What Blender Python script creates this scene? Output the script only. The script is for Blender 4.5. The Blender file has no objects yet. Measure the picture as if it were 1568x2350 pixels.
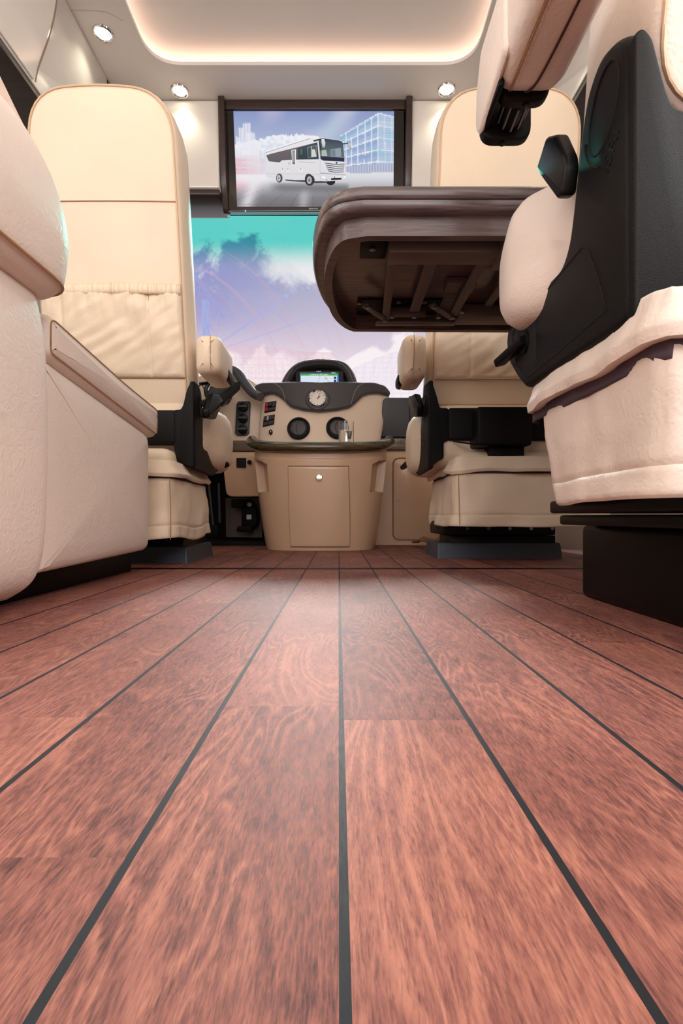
import bpy, bmesh, math, random
from mathutils import Vector, Matrix, noise
random.seed(7)
F=1175.0; EY=0.14; VX=777.0; VY=1185.0
C=bpy.context.scene.collection
def PX(px,py,Y): return Vector(((px-VX)*Y/F, Y, EY+(VY-py)*Y/F))
def XZ(px,py,Y): return ((px-VX)*Y/F, EY+(VY-py)*Y/F)
def SIDE(px,py,x):
    Y=x*F/(px-VX); return (Y, EY+(VY-py)*Y/F)
def lin(c):
    def f(v):
        v/=255.0
        return v/12.92 if v<=0.04045 else ((v+0.055)/1.055)**2.4
    return (f(c[0]),f(c[1]),f(c[2]),1.0)
# ---------- materials
def node_mat(name):
    m=bpy.data.materials.new(name); m.use_nodes=True
    nt=m.node_tree; b=nt.nodes['Principled BSDF']; return m,nt,b
def pmat(name,rgb,rough=0.5,metal=0.0,spec=0.5,bump=None,coat=0.0,var=None):
    m,nt,b=node_mat(name); c=lin(rgb)
    b.inputs['Base Color'].default_value=c; b.inputs['Roughness'].default_value=rough
    b.inputs['Metallic'].default_value=metal; b.inputs['Specular IOR Level'].default_value=spec
    b.inputs['Coat Weight'].default_value=coat; b.inputs['Coat Roughness'].default_value=0.08
    tc=nt.nodes.new('ShaderNodeTexCoord')
    n=nt.nodes.new('ShaderNodeTexNoise'); n.inputs['Scale'].default_value=(var or (6,0.04))[0]; n.inputs['Detail'].default_value=3
    nt.links.new(tc.outputs['Object'],n.inputs['Vector'])
    mr=nt.nodes.new('ShaderNodeMapRange'); a=(var or (6,0.04))[1]
    mr.inputs['From Min'].default_value=0.3; mr.inputs['From Max'].default_value=0.7
    mr.inputs['To Min'].default_value=1-a; mr.inputs['To Max'].default_value=1+a
    nt.links.new(n.outputs['Fac'],mr.inputs['Value'])
    mx=nt.nodes.new('ShaderNodeVectorMath'); mx.operation='SCALE'; mx.inputs[0].default_value=c[:3]
    nt.links.new(mr.outputs['Result'],mx.inputs['Scale']); nt.links.new(mx.outputs[0],b.inputs['Base Color'])
    if bump:
        sc,st=bump
        n2=nt.nodes.new('ShaderNodeTexNoise'); n2.inputs['Scale'].default_value=sc; n2.inputs['Detail'].default_value=2
        nt.links.new(tc.outputs['Object'],n2.inputs['Vector'])
        bp=nt.nodes.new('ShaderNodeBump'); bp.inputs['Strength'].default_value=st; bp.inputs['Distance'].default_value=0.002
        nt.links.new(n2.outputs['Fac'],bp.inputs['Height']); nt.links.new(bp.outputs['Normal'],b.inputs['Normal'])
    return m
def leather(name,rgb,rough=0.45,scale=170,st=0.35,wr=0.25):
    m,nt,b=node_mat(name); c=lin(rgb)
    b.inputs['Roughness'].default_value=rough; b.inputs['Specular IOR Level'].default_value=0.4
    b.inputs['Sheen Weight'].default_value=0.15
    b.inputs['Subsurface Weight'].default_value=0.0
    tc=nt.nodes.new('ShaderNodeTexCoord')
    nb=nt.nodes.new('ShaderNodeTexNoise'); nb.inputs['Scale'].default_value=5; nb.inputs['Detail'].default_value=4
    nt.links.new(tc.outputs['Object'],nb.inputs['Vector'])
    mr=nt.nodes.new('ShaderNodeMapRange'); mr.inputs['From Min'].default_value=0.3; mr.inputs['From Max'].default_value=0.7
    mr.inputs['To Min'].default_value=0.96; mr.inputs['To Max'].default_value=1.04
    nt.links.new(nb.outputs['Fac'],mr.inputs['Value'])
    mx=nt.nodes.new('ShaderNodeVectorMath'); mx.operation='SCALE'; mx.inputs[0].default_value=c[:3]
    nt.links.new(mr.outputs['Result'],mx.inputs['Scale']); nt.links.new(mx.outputs[0],b.inputs['Base Color'])
    # grain: warped voronoi cells plus fine creases
    nd=nt.nodes.new('ShaderNodeTexNoise'); nd.inputs['Scale'].default_value=40
    nt.links.new(tc.outputs['Object'],nd.inputs['Vector'])
    ad=nt.nodes.new('ShaderNodeVectorMath'); ad.operation='MULTIPLY_ADD'
    ad.inputs[1].default_value=(0.02,0.02,0.02)
    nt.links.new(nd.outputs['Color'],ad.inputs[0]); nt.links.new(tc.outputs['Object'],ad.inputs[2])
    vo=nt.nodes.new('ShaderNodeTexVoronoi'); vo.feature='SMOOTH_F1'; vo.inputs['Scale'].default_value=scale
    nt.links.new(ad.outputs[0],vo.inputs['Vector'])
    n3=nt.nodes.new('ShaderNodeTexNoise'); n3.inputs['Scale'].default_value=scale*0.35; n3.inputs['Detail'].default_value=3
    nt.links.new(ad.outputs[0],n3.inputs['Vector'])
    mp=nt.nodes.new('ShaderNodeMapping'); mp.inputs['Scale'].default_value=(14,14,32)
    nt.links.new(tc.outputs['Object'],mp.inputs['Vector'])
    n4=nt.nodes.new('ShaderNodeTexNoise'); n4.inputs['Scale'].default_value=1.0; n4.inputs['Detail'].default_value=2; n4.inputs['Distortion'].default_value=0.6
    nt.links.new(mp.outputs[0],n4.inputs['Vector'])
    s1=nt.nodes.new('ShaderNodeMath'); s1.operation='MULTIPLY_ADD'; s1.inputs[1].default_value=0.8
    nt.links.new(n3.outputs['Fac'],s1.inputs[0]); nt.links.new(vo.outputs['Distance'],s1.inputs[2])
    bp=nt.nodes.new('ShaderNodeBump'); bp.inputs['Strength'].default_value=st; bp.inputs['Distance'].default_value=0.0014
    nt.links.new(s1.outputs[0],bp.inputs['Height'])
    bp2=nt.nodes.new('ShaderNodeBump'); bp2.inputs['Strength'].default_value=wr; bp2.inputs['Distance'].default_value=0.006
    nt.links.new(n4.outputs['Fac'],bp2.inputs['Height']); nt.links.new(bp.outputs['Normal'],bp2.inputs['Normal'])
    nt.links.new(bp2.outputs['Normal'],b.inputs['Normal'])
    return m
def wood(name,c1,c2,scale=(3,40,40),rough=0.35,coat=0.3,dist=2.0):
    m,nt,b=node_mat(name)
    tc=nt.nodes.new('ShaderNodeTexCoord'); mp=nt.nodes.new('ShaderNodeMapping'); mp.inputs['Scale'].default_value=scale
    nt.links.new(tc.outputs['Object'],mp.inputs['Vector'])
    n=nt.nodes.new('ShaderNodeTexNoise'); n.inputs['Scale'].default_value=1.0; n.inputs['Detail'].default_value=6; n.inputs['Distortion'].default_value=dist
    nt.links.new(mp.outputs[0],n.inputs['Vector'])
    cr=nt.nodes.new('ShaderNodeValToRGB'); e=cr.color_ramp.elements
    e[0].position=0.32; e[0].color=lin(c1); e[1].position=0.68; e[1].color=lin(c2)
    nt.links.new(n.outputs['Fac'],cr.inputs[0]); nt.links.new(cr.outputs[0],b.inputs['Base Color'])
    bp=nt.nodes.new('ShaderNodeBump'); bp.inputs['Strength'].default_value=0.15; bp.inputs['Distance'].default_value=0.001
    nt.links.new(n.outputs['Fac'],bp.inputs['Height']); nt.links.new(bp.outputs['Normal'],b.inputs['Normal'])
    b.inputs['Roughness'].default_value=rough; b.inputs['Coat Weight'].default_value=coat; b.inputs['Coat Roughness'].default_value=0.15
    return m
def emat(name,rgb,s=1.0):
    m=bpy.data.materials.new(name); m.use_nodes=True; nt=m.node_tree; nt.nodes.clear()
    e=nt.nodes.new('ShaderNodeEmission'); o=nt.nodes.new('ShaderNodeOutputMaterial')
    e.inputs[0].default_value=lin(rgb); e.inputs[1].default_value=s; nt.links.new(e.outputs[0],o.inputs[0]); return m
# ---------- objects
LOC={}
def thing(name,label,cat,loc=(0,0,0),group=None):
    o=bpy.data.objects.new(name,None); C.objects.link(o); o.location=loc; o.empty_display_size=0.05
    o['label']=label; o['category']=cat
    if group:o['group']=group
    LOC[o.name]=Vector(loc); return o
def attach(o,parent):
    if parent is None:return
    o.parent=parent
    if parent.name in LOC: o.matrix_parent_inverse=Matrix.Translation(-LOC[parent.name])
def mk(name,verts,faces,mat,parent=None,smooth=35,label=None,mods=None,recalc=True):
    me=bpy.data.meshes.new(name); me.from_pydata([tuple(v) for v in verts],[],faces); me.update()
    return mkm(name,me,mat,parent,smooth,label,recalc)
def mkm(name,me,mat,parent=None,smooth=35,label=None,recalc=True):
    if recalc:
        bm=bmesh.new(); bm.from_mesh(me); bmesh.ops.recalc_face_normals(bm,faces=bm.faces); bm.to_mesh(me); bm.free()
    if smooth:
        me.shade_smooth(); me.set_sharp_from_angle(angle=math.radians(smooth))
    mats=mat if isinstance(mat,(list,tuple)) else [mat]
    for m in mats: me.materials.append(m)
    o=bpy.data.objects.new(name,me); C.objects.link(o); attach(o,parent)
    if label:o['label']=label
    return o
def tag(o,label,cat,group=None,kind=None):
    o['label']=label; o['category']=cat
    if group:o['group']=group
    if kind:o['kind']=kind
    return o
def struct(o): o['kind']='structure'; return o
def rounded(pts,r,n=5):
    """round the corners of a closed 2d polygon; r number or list"""
    out=[]; N=len(pts)
    for i in range(N):
        p=Vector(pts[i]); a=Vector(pts[i-1]); b=Vector(pts[(i+1)%N]); rr=r[i] if isinstance(r,(list,tuple)) else r
        va=a-p; vb=b-p; la=va.length; lb=vb.length
        d=min(rr,la*0.48,lb*0.48)
        if d<1e-5: out.append(tuple(p)); continue
        pa=p+va.normalized()*d; pb=p+vb.normalized()*d
        for k in range(n+1):
            t=k/n; q=pa*(1-t)**2+p*2*t*(1-t)+pb*t*t; out.append((q.x,q.y))
    return out
def resample(pts,maxl,closed=True):
    out=[]; N=len(pts)
    for i in range(N if closed else N-1):
        a=Vector(pts[i]); b=Vector(pts[(i+1)%N]); L=(b-a).length; k=max(1,int(math.ceil(L/maxl)))
        for j in range(k): out.append(tuple(a+(b-a)*(j/k)))
    if not closed: out.append(tuple(pts[-1]))
    return out
def area2(p): return sum(p[i-1][0]*p[i][1]-p[i][0]*p[i-1][1] for i in range(len(p)))
def inset2(pts,d):
    N=len(pts); out=[]; s=1 if area2(pts)>0 else -1
    for i in range(N):
        a=Vector(pts[i-1]); p=Vector(pts[i]); b=Vector(pts[(i+1)%N])
        e1=(p-a); e2=(b-p)
        if e1.length<1e-9: e1=e2
        if e2.length<1e-9: e2=e1
        e1=e1.normalized(); e2=e2.normalized()
        n1=Vector((-e1.y,e1.x))*s; n2=Vector((-e2.y,e2.x))*s; n=(n1+n2)
        if n.length<1e-6:n=n1
        n.normalize(); k=1/max(0.5,n.dot(n1)); q=p+n*d*k; out.append((q.x,q.y))
    return out
def puff(name,outline,prof,fmap,mat,parent=None,cap0=0,cap1=0,bulge0=0,bulge1=0,smooth=35,label=None):
    """sweep a closed 2d outline through (inset,depth) steps; fmap maps (u,v,w) to world"""
    verts=[];faces=[];N=len(outline); rings=[]
    cx=sum(p[0] for p in outline)/N; cy=sum(p[1] for p in outline)/N
    def ring(pl,w):
        s=len(verts); verts.extend([fmap(p[0],p[1],w) for p in pl]); rings.append(s); return s
    first=inset2(outline,prof[0][0]); last=inset2(outline,prof[-1][0])
    def capr(pl,w,k,b,rev):
        rs=[]
        for j in range(1,k):
            t=1-j/k; rs.append(([(cx+(p[0]-cx)*t,cy+(p[1]-cy)*t) for p in pl],w+b*(1-t*t)))
        return rs
    seq=[]
    if cap0: seq+=list(reversed(capr(first,prof[0][1],cap0,bulge0,0)))
    for d,w in prof: seq.append((inset2(outline,d),w))
    if cap1: seq+=capr(last,prof[-1][1],cap1,bulge1,0)
    for pl,w in seq: ring(pl,w)
    for k in range(len(rings)-1):
        a=rings[k];b=rings[k+1]
        for i in range(N):
            j=(i+1)%N; faces.append((a+i,a+j,b+j,b+i))
    if cap0:
        verts.append(fmap(cx,cy,prof[0][1]+bulge0)); c=len(verts)-1
        for i in range(N): faces.append((c,rings[0]+(i+1)%N,rings[0]+i))
    else: faces.append(tuple(reversed(range(rings[0],rings[0]+N))))
    if cap1:
        verts.append(fmap(cx,cy,prof[-1][1]+bulge1)); c=len(verts)-1
        for i in range(N): faces.append((c,rings[-1]+i,rings[-1]+(i+1)%N))
    else: faces.append(tuple(range(rings[-1],rings[-1]+N)))
    return mk(name,verts,faces,mat,parent,smooth,label)
def bprof(r,W,n=3,both=True):
    """rounded-edge slab profile of thickness W"""
    p=[(r*(1-math.sin(math.pi/2*k/n)),r*(1-math.cos(math.pi/2*k/n))) for k in range(n+1)]
    p=p if not both else p+[(r*(1-math.cos(math.pi/2*k/n)),W-r+r*math.sin(math.pi/2*k/n)) for k in range(n+1)]
    if not both: p.append((0,W))
    return p
def bend_line(p): return p
def loft(name,rings,mat,parent=None,closed=True,caps=True,smooth=40,label=None):
    verts=[];faces=[];N=len(rings[0])
    for r in rings: verts.extend(r)
    for k in range(len(rings)-1):
        for i in range(N if closed else N-1):
            j=(i+1)%N; faces.append((k*N+i,k*N+j,(k+1)*N+j,(k+1)*N+i))
    if caps: faces.append(tuple(reversed(range(N)))); faces.append(tuple(range((len(rings)-1)*N,len(rings)*N)))
    return mk(name,verts,faces,mat,parent,smooth,label)
def box(name,x0,x1,y0,y1,z0,z1,mat,parent=None,r=0.004,seg=2,label=None):
    bm=bmesh.new(); bmesh.ops.create_cube(bm,size=1)
    for v in bm.verts: v.co=Vector(((x0+x1)/2+v.co.x*(x1-x0),(y0+y1)/2+v.co.y*(y1-y0),(z0+z1)/2+v.co.z*(z1-z0)))
    if r>0: bmesh.ops.bevel(bm,geom=bm.edges[:],offset=min(r,0.45*min(x1-x0,y1-y0,z1-z0)),segments=seg,affect='EDGES',profile=0.5)
    me=bpy.data.meshes.new(name); bm.to_mesh(me); bm.free()
    return mkm(name,me,mat,parent,40,label)
def catmull(P,n=6):
    P=[Vector(p) for p in P]; out=[]
    for i in range(len(P)-1):
        p0=P[max(i-1,0)];p1=P[i];p2=P[i+1];p3=P[min(i+2,len(P)-1)]
        for k in range(n):
            t=k/n; out.append(0.5*((2*p1)+(p2-p0)*t+(2*p0-5*p1+4*p2-p3)*t*t+(3*p1-p0-3*p2+p3)*t**3))
    out.append(P[-1]); return out
def tube_v(P,r,seg=8,flat=1.0,up=Vector((0,0,1))):
    P=[Vector(p) for p in P]; rings=[]
    for i,p in enumerate(P):
        t=(P[min(i+1,len(P)-1)]-P[max(i-1,0)]).normalized()
        a=t.cross(up)
        if a.length<1e-3: a=t.cross(Vector((1,0,0)))
        a.normalize(); b=a.cross(t).normalized(); rr=r(i/(len(P)-1)) if callable(r) else r
        rings.append([p+a*math.cos(2*math.pi*k/seg)*rr+b*math.sin(2*math.pi*k/seg)*rr*flat for k in range(seg)])
    return rings
def tube(name,P,r,mat,parent=None,seg=8,smoothn=0,flat=1.0,label=None,up=Vector((0,0,1))):
    if smoothn: P=catmull(P,smoothn)
    return loft(name,tube_v(P,r,seg,flat,up),mat,parent,label=label,smooth=50)
def subsurf(o,l=2):
    m=o.modifiers.new('sub','SUBSURF'); m.levels=l; m.render_levels=l; return o
def multi(name,ringsets,mat,parent=None,label=None,smooth=50):
    verts=[];faces=[]
    for rings in ringsets:
        N=len(rings[0]); s=len(verts)
        for r in rings: verts.extend(r)
        for k in range(len(rings)-1):
            for i in range(N):
                j=(i+1)%N; faces.append((s+k*N+i,s+k*N+j,s+(k+1)*N+j,s+(k+1)*N+i))
        faces.append(tuple(s+i for i in reversed(range(N)))); faces.append(tuple(s+(len(rings)-1)*N+i for i in range(N)))
    return mk(name,verts,faces,mat,parent,smooth,label)
def stitch(name,P,mat,parent,L=0.005,gap=0.0025,r=0.0006,n=10):
    P=catmull(P,n); sets=[]; acc=0
    pos=[P[0]]; seg=[]; cum=[0]
    for i in range(1,len(P)): cum.append(cum[-1]+(P[i]-P[i-1]).length)
    def at(s):
        for i in range(1,len(P)):
            if cum[i]>=s:
                t=(s-cum[i-1])/max(1e-9,cum[i]-cum[i-1]); return P[i-1].lerp(P[i],t)
        return P[-1]
    s=0
    while s+L<cum[-1]:
        sets.append(tube_v([at(s),at(s+L)],r,4)); s+=L+gap
    if sets: return multi(name,sets,mat,parent)
def cyl(name,c,axis,r,h,mat,parent=None,seg=28,prof=None,label=None,sx=1.0,smooth=35):
    """lathe about axis through c; prof list of (radius factor, height) else plain bevelled"""
    c=Vector(c); a=Vector(axis).normalized(); q=a.to_track_quat('Z','Y')
    pr=prof or [(0,0),(r*0.94,0),(r,h*0.06),(r,h*0.94),(r*0.94,h),(0,h)]
    verts=[];faces=[];n=len(pr)
    for (rr,hh) in pr:
        for k in range(seg):
            t=2*math.pi*k/seg; verts.append(c+q@Vector((rr*math.cos(t)*sx,rr*math.sin(t),hh)))
    for i in range(n-1):
        for k in range(seg):
            j=(k+1)%seg; faces.append((i*seg+k,i*seg+j,(i+1)*seg+j,(i+1)*seg+k))
    me=bpy.data.meshes.new(name); me.from_pydata([tuple(v) for v in verts],[],faces)
    bm=bmesh.new(); bm.from_mesh(me); bmesh.ops.remove_doubles(bm,verts=bm.verts,dist=1e-6); bm.to_mesh(me); bm.free()
    return mkm(name,me,mat,parent,smooth,label)
def bar(name,p,q,w,h,mat,parent=None,up=Vector((0,0,1)),r=0.001,label=None):
    p=Vector(p);q=Vector(q);t=(q-p).normalized();a=t.cross(up).normalized();b=a.cross(t)
    o=[(-w/2,-h/2),(w/2,-h/2),(w/2,h/2),(-w/2,h/2)]
    o=rounded(o,min(w,h)*0.2,2)
    return loft(name,[[pp+a*u+b*v for u,v in o] for pp in (p,q)],mat,parent,label=label)
def text(name,body,size,pos,rot,mat,parent,ext=0.0004,sx=1.0,align='CENTER'):
    cu=bpy.data.curves.new(name,'FONT'); cu.body=body; cu.size=size; cu.extrude=ext; cu.align_x=align; cu.align_y='CENTER'; cu.resolution_u=2
    t=bpy.data.objects.new(name+'_src',cu); C.objects.link(t)
    dg=bpy.context.evaluated_depsgraph_get(); dg.update(); me=bpy.data.meshes.new_from_object(t.evaluated_get(dg))
    bpy.data.objects.remove(t); me.name=name
    M=Matrix.Translation(Vector(pos))@(rot if isinstance(rot,Matrix) else rot.to_matrix().to_4x4())@Matrix.Diagonal((sx,1,1,1))
    me.transform(M); me.materials.clear()
    return mkm(name,me,mat,parent,0,recalc=False)
def frame_rot(xa,ya):
    xa=Vector(xa).normalized(); ya=Vector(ya).normalized(); za=xa.cross(ya).normalized(); ya=za.cross(xa)
    return Matrix((xa,ya,za)).transposed().to_4x4()
def grid(name,f,nu,nv,mat,parent=None,thick=0.0,label=None,smooth=60):
    verts=[];faces=[]
    for j in range(nv+1):
        for i in range(nu+1): verts.append(f(i/nu,j/nv))
    for j in range(nv):
        for i in range(nu):
            a=j*(nu+1)+i; faces.append((a,a+1,a+nu+2,a+nu+1))
    o=mk(name,verts,faces,mat,parent,smooth,label)
    if thick:
        s=o.modifiers.new('s','SOLIDIFY'); s.thickness=thick; s.offset=0
    return o
def sm(a,b,x):
    t=max(0,min(1,(x-a)/(b-a))); return t*t*(3-2*t)
def solve(px,py,f,n=8):
    Y=2.3
    for _ in range(n):
        x,z=XZ(px,py,Y); Y=f(x,z)
    return Vector((x,Y,z))
LEA=leather('cream_leather',(236,218,198))
LEAN=leather('leather_pink_lit',(237,222,209),scale=190,st=0.40,wr=0.10)  # same cream leather, with the pinker light on near seats put into its colour
LEAF=leather('front_seat_leather',(236,216,190),scale=260,st=0.25,wr=0.08)
SEAM=pmat('seam_thread',(176,138,104),0.7)
SEAML=pmat('pale_thread',(236,214,190),0.7)
BLK=pmat('black_plastic',(12,12,13),0.5,spec=0.2,bump=(900,0.3))
BLKS=pmat('black_satin',(11,11,13),0.4,spec=0.2)
BLKG=pmat('gloss_black',(8,8,9),0.08,coat=0.5)
DGRAY=pmat('anthracite_plastic',(62,64,72),0.5,bump=(700,0.2))
PAD=leather('dark_dash_leather',(74,70,76),rough=0.42,scale=400,st=0.15,wr=0.05)
RUB=pmat('grey_plinth',(58,66,80),0.45,bump=(300,0.3))
CAVE=pmat('dark_void',(10,9,9),0.9)
CHR=pmat('chrome',(225,225,228),0.08,metal=1.0)
STEEL=pmat('steel',(150,150,155),0.3,metal=1.0)
CEIL=pmat('ceiling_lining',(226,219,214),0.75,bump=(250,0.1),var=(3,0.02))
GLOSSW=pmat('cream_lacquer',(238,234,226),0.09,coat=0.6,var=(2,0.01))
DASH=pmat('beige_dash',(242,220,200),0.42,bump=(600,0.12),var=(3,0.02))
LIN=pmat('beige_console',(228,194,162),0.27,bump=(500,0.12),coat=0.25,var=(4,0.03))
LIND=pmat('beige_console_recess',(150,112,80),0.4,bump=(350,0.25))
BROWN=wood('dark_walnut',(46,32,30),(64,46,42),scale=(4,60,60))
TWOOD=wood('table_oak',(76,66,66),(112,98,97),scale=(5,70,90),rough=0.32,coat=0.35)
TRIMW=wood('zebra_trim',(62,42,32),(112,84,66),scale=(9,14,60),rough=0.3,dist=3)
RAILW=wood('olive_wood_rail',(52,42,26),(96,82,56),scale=(6,20,90),rough=0.25,coat=0.6)
MET=pmat('bronze_bracket',(104,92,88),0.42,metal=0.4,bump=(400,0.1))
VELC=pmat('mauve_tape',(82,70,80),0.9)
PANELG=pmat('grey_firewall',(112,96,92),0.6)
LAMP=emat('lamp_glow',(255,236,205),9)
LED=emat('led_strip_glow',(255,222,200),9)
WHT=pmat('white_print',(235,235,235),0.5)
def glass(name,rgb,ior=1.45,rough=0.0):
    m,nt,b=node_mat(name); b.inputs['Base Color'].default_value=lin(rgb); b.inputs['Transmission Weight'].default_value=1
    b.inputs['Roughness'].default_value=rough; b.inputs['IOR'].default_value=ior; return m
GLASS=glass('drinking_glass_clear',(255,255,255)); WATER=glass('water_clear',(250,253,255),1.33)
# windscreen: clear thin glass with a turquoise sun band at the top
def shield():
    m=bpy.data.materials.new('windscreen_glass'); m.use_nodes=True; nt=m.node_tree; nt.nodes.clear()
    o=nt.nodes.new('ShaderNodeOutputMaterial'); tr=nt.nodes.new('ShaderNodeBsdfTransparent'); gl=nt.nodes.new('ShaderNodeBsdfGlossy')
    gl.inputs['Roughness'].default_value=0.02; mx=nt.nodes.new('ShaderNodeMixShader'); mx.inputs[0].default_value=0.03
    tc=nt.nodes.new('ShaderNodeTexCoord'); se=nt.nodes.new('ShaderNodeSeparateXYZ'); nt.links.new(tc.outputs['Object'],se.inputs[0])
    mr=nt.nodes.new('ShaderNodeMapRange'); mr.inputs['From Min'].default_value=1.48; mr.inputs['From Max'].default_value=1.60; mr.interpolation_type='SMOOTHSTEP'
    nt.links.new(se.outputs['Z'],mr.inputs['Value'])
    cr=nt.nodes.new('ShaderNodeValToRGB'); e=cr.color_ramp.elements; e[0].color=(1,1,1,1); e[1].color=lin((105,228,216))
    nt.links.new(mr.outputs[0],cr.inputs[0]); nt.links.new(cr.outputs[0],tr.inputs[0])
    nt.links.new(tr.outputs[0],mx.inputs[1]); nt.links.new(gl.outputs[0],mx.inputs[2]); nt.links.new(mx.outputs[0],o.inputs[0]); return m
SHIELD=shield()
def teak():
    m,nt,b=node_mat('teak_boat_floor'); N=nt.nodes; L=nt.links
    def mth(op,a,b_=None,c=None):
        n=N.new('ShaderNodeMath'); n.operation=op
        for i,v in enumerate((a,b_,c)):
            if v is None: continue
            if isinstance(v,(int,float)): n.inputs[i].default_value=v
            else: L.new(v,n.inputs[i])
        return n.outputs[0]
    tc=N.new('ShaderNodeTexCoord'); se=N.new('ShaderNodeSeparateXYZ'); L.new(tc.outputs['Object'],se.inputs[0])
    X=se.outputs['X'];Y=se.outputs['Y']
    u=mth('DIVIDE',mth('SUBTRACT',X,0.002),0.0875); col=mth('FLOOR',u); fr=mth('SUBTRACT',u,col)
    edge=mth('MINIMUM',fr,mth('SUBTRACT',1,fr))
    groove=mth('LESS_THAN',edge,0.021)
    wn=N.new('ShaderNodeTexWhiteNoise'); wn.noise_dimensions='1D'; L.new(col,wn.inputs['W'])
    v=mth('ADD',mth('DIVIDE',Y,0.47),mth('MULTIPLY',wn.outputs['Value'],7.3)); row=mth('FLOOR',v)
    cb=N.new('ShaderNodeCombineXYZ'); L.new(col,cb.inputs[0]); L.new(row,cb.inputs[1])
    w2=N.new('ShaderNodeTexWhiteNoise'); w2.noise_dimensions='2D'; L.new(cb.outputs[0],w2.inputs['Vector'])
    # grain coordinates, shifted per plank
    sh=N.new('ShaderNodeVectorMath'); sh.operation='MULTIPLY_ADD'; sh.inputs[1].default_value=(3,5,9)
    L.new(w2.outputs['Color'],sh.inputs[0]); L.new(tc.outputs['Object'],sh.inputs[2])
    def noisey(sc,det,dist=0,rough=0.5):
        mp=N.new('ShaderNodeMapping'); mp.inputs['Scale'].default_value=sc; L.new(sh.outputs[0],mp.inputs[0])
        n=N.new('ShaderNodeTexNoise'); n.inputs['Scale'].default_value=1; n.inputs['Detail'].default_value=det; n.inputs['Distortion'].default_value=dist; n.inputs['Roughness'].default_value=rough
        L.new(mp.outputs[0],n.inputs['Vector']); return n.outputs['Fac']
    broad=noisey((16,3.2,1),2,0.8)
    fine=noisey((820,120,1),4,0.1,0.65); pores=noisey((1300,110,1),2,0.0); mott=noisey((170,42,1),3,0.3,0.6); cloud=noisey((22,9,1),3)
    rings=mth('SINE',mth('ADD',mth('MULTIPLY',broad,130),mth('MULTIPLY',fine,2.2))); rings=mth('MULTIPLY_ADD',rings,0.5,0.5)
    rings=mth('POWER',rings,2.5)
    ringmask=noisey((14,6,1),1)
    rm=N.new('ShaderNodeMapRange'); rm.inputs['From Min'].default_value=0.38; rm.inputs['From Max'].default_value=0.6; L.new(ringmask,rm.inputs[0])
    t=mth('MULTIPLY',rings,mth('MULTIPLY_ADD',rm.outputs[0],0.30,0.03))
    t=mth('ADD',t,mth('MULTIPLY',mth('SUBTRACT',fine,0.5),1.25))
    t=mth('ADD',t,mth('MULTIPLY',mth('SUBTRACT',cloud,0.5),0.5))
    t=mth('ADD',t,mth('MULTIPLY',mth('SUBTRACT',w2.outputs['Value'],0.5),0.30))
    t=mth('ADD',t,mth('MULTIPLY',mth('SUBTRACT',mott,0.5),0.75))
    t=mth('ADD',t,0.38)
    cr=N.new('ShaderNodeValToRGB'); cr.color_ramp.elements[0].position=0.0; cr.color_ramp.elements[0].color=lin((78,48,49))
    cr.color_ramp.elements[1].position=1.0; cr.color_ramp.elements[1].color=lin((182,123,104))
    e=cr.color_ramp.elements.new(0.45); e.color=lin((140,88,78))
    L.new(t,cr.inputs[0])
    pm=N.new('ShaderNodeMapRange'); pm.inputs['From Min'].default_value=0.34; pm.inputs['From Max'].default_value=0.46; pm.inputs['To Min'].default_value=0.72; pm.inputs['To Max'].default_value=1
    L.new(pores,pm.inputs[0])
    sc=N.new('ShaderNodeVectorMath'); sc.operation='SCALE'; L.new(cr.outputs[0],sc.inputs[0]); L.new(pm.outputs[0],sc.inputs['Scale'])
    mix=N.new('ShaderNodeMix'); mix.data_type='RGBA'; L.new(groove,mix.inputs['Factor']); L.new(sc.outputs[0],mix.inputs['A']); mix.inputs['B'].default_value=lin((30,32,38))
    L.new(mix.outputs['Result'],b.inputs['Base Color'])
    rr=mth('MULTIPLY_ADD',fine,0.2,0.48); L.new(rr,b.inputs['Roughness'])
    b.inputs['Specular IOR Level'].default_value=0.3
    bp=N.new('ShaderNodeBump'); bp.inputs['Strength'].default_value=0.2; bp.inputs['Distance'].default_value=0.0003
    hh=mth('SUBTRACT',fine,mth('MULTIPLY',groove,0.8)); L.new(hh,bp.inputs['Height']); L.new(bp.outputs[0],b.inputs['Normal'])
    return m
TEAK=teak()
# ---------- room shell
XL,XR,YB,YF,ZC=-1.22,1.02,-2.6,3.5,1.98
def slab(name,x0,x1,y0,y1,z0,z1,mat): return struct(box(name,x0,x1,y0,y1,z0,z1,mat,None,r=0))
slab('floor',XL,XR,YB,3.45,-0.05,0,TEAK)
struct(box('trim_1',XL,XR,1.358,1.380,0.0,0.0012,BLKS,None,r=0))
WL=pmat('wall_lining',(196,184,172),0.6)
slab('wall_left',XL-0.04,XL,YB,YF,0,0.85,WL); slab('wall_left',XL-0.04,XL,YB,YF,1.50,2.1,WL); slab('wall_left',XL-0.04,XL,0.9,YF,0.85,1.5,WL); slab('wall_left',XL-0.04,XL,YB,-1.2,0.85,1.5,WL)
slab('wall_right',XR,XR+0.04,YB,YF,0,0.85,WL); slab('wall_right',XR,XR+0.04,YB,YF,1.50,2.1,WL); slab('wall_right',XR,XR+0.04,0.9,YF,0.85,1.5,WL); slab('wall_right',XR,XR+0.04,YB,-1.2,0.85,1.5,WL)
slab('wall_back',XL,XR,YB-0.04,YB,0,0.8,WL); slab('wall_back',XL,XR,YB-0.04,YB,1.6,2.1,WL); slab('wall_back',XL,-0.9,YB-0.04,YB,0.8,1.6,WL); slab('wall_back',0.7,XR,YB-0.04,YB,0.8,1.6,WL)
slab('wall_front',XL,XR,3.45,YF,0,0.76,CAVE)
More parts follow.
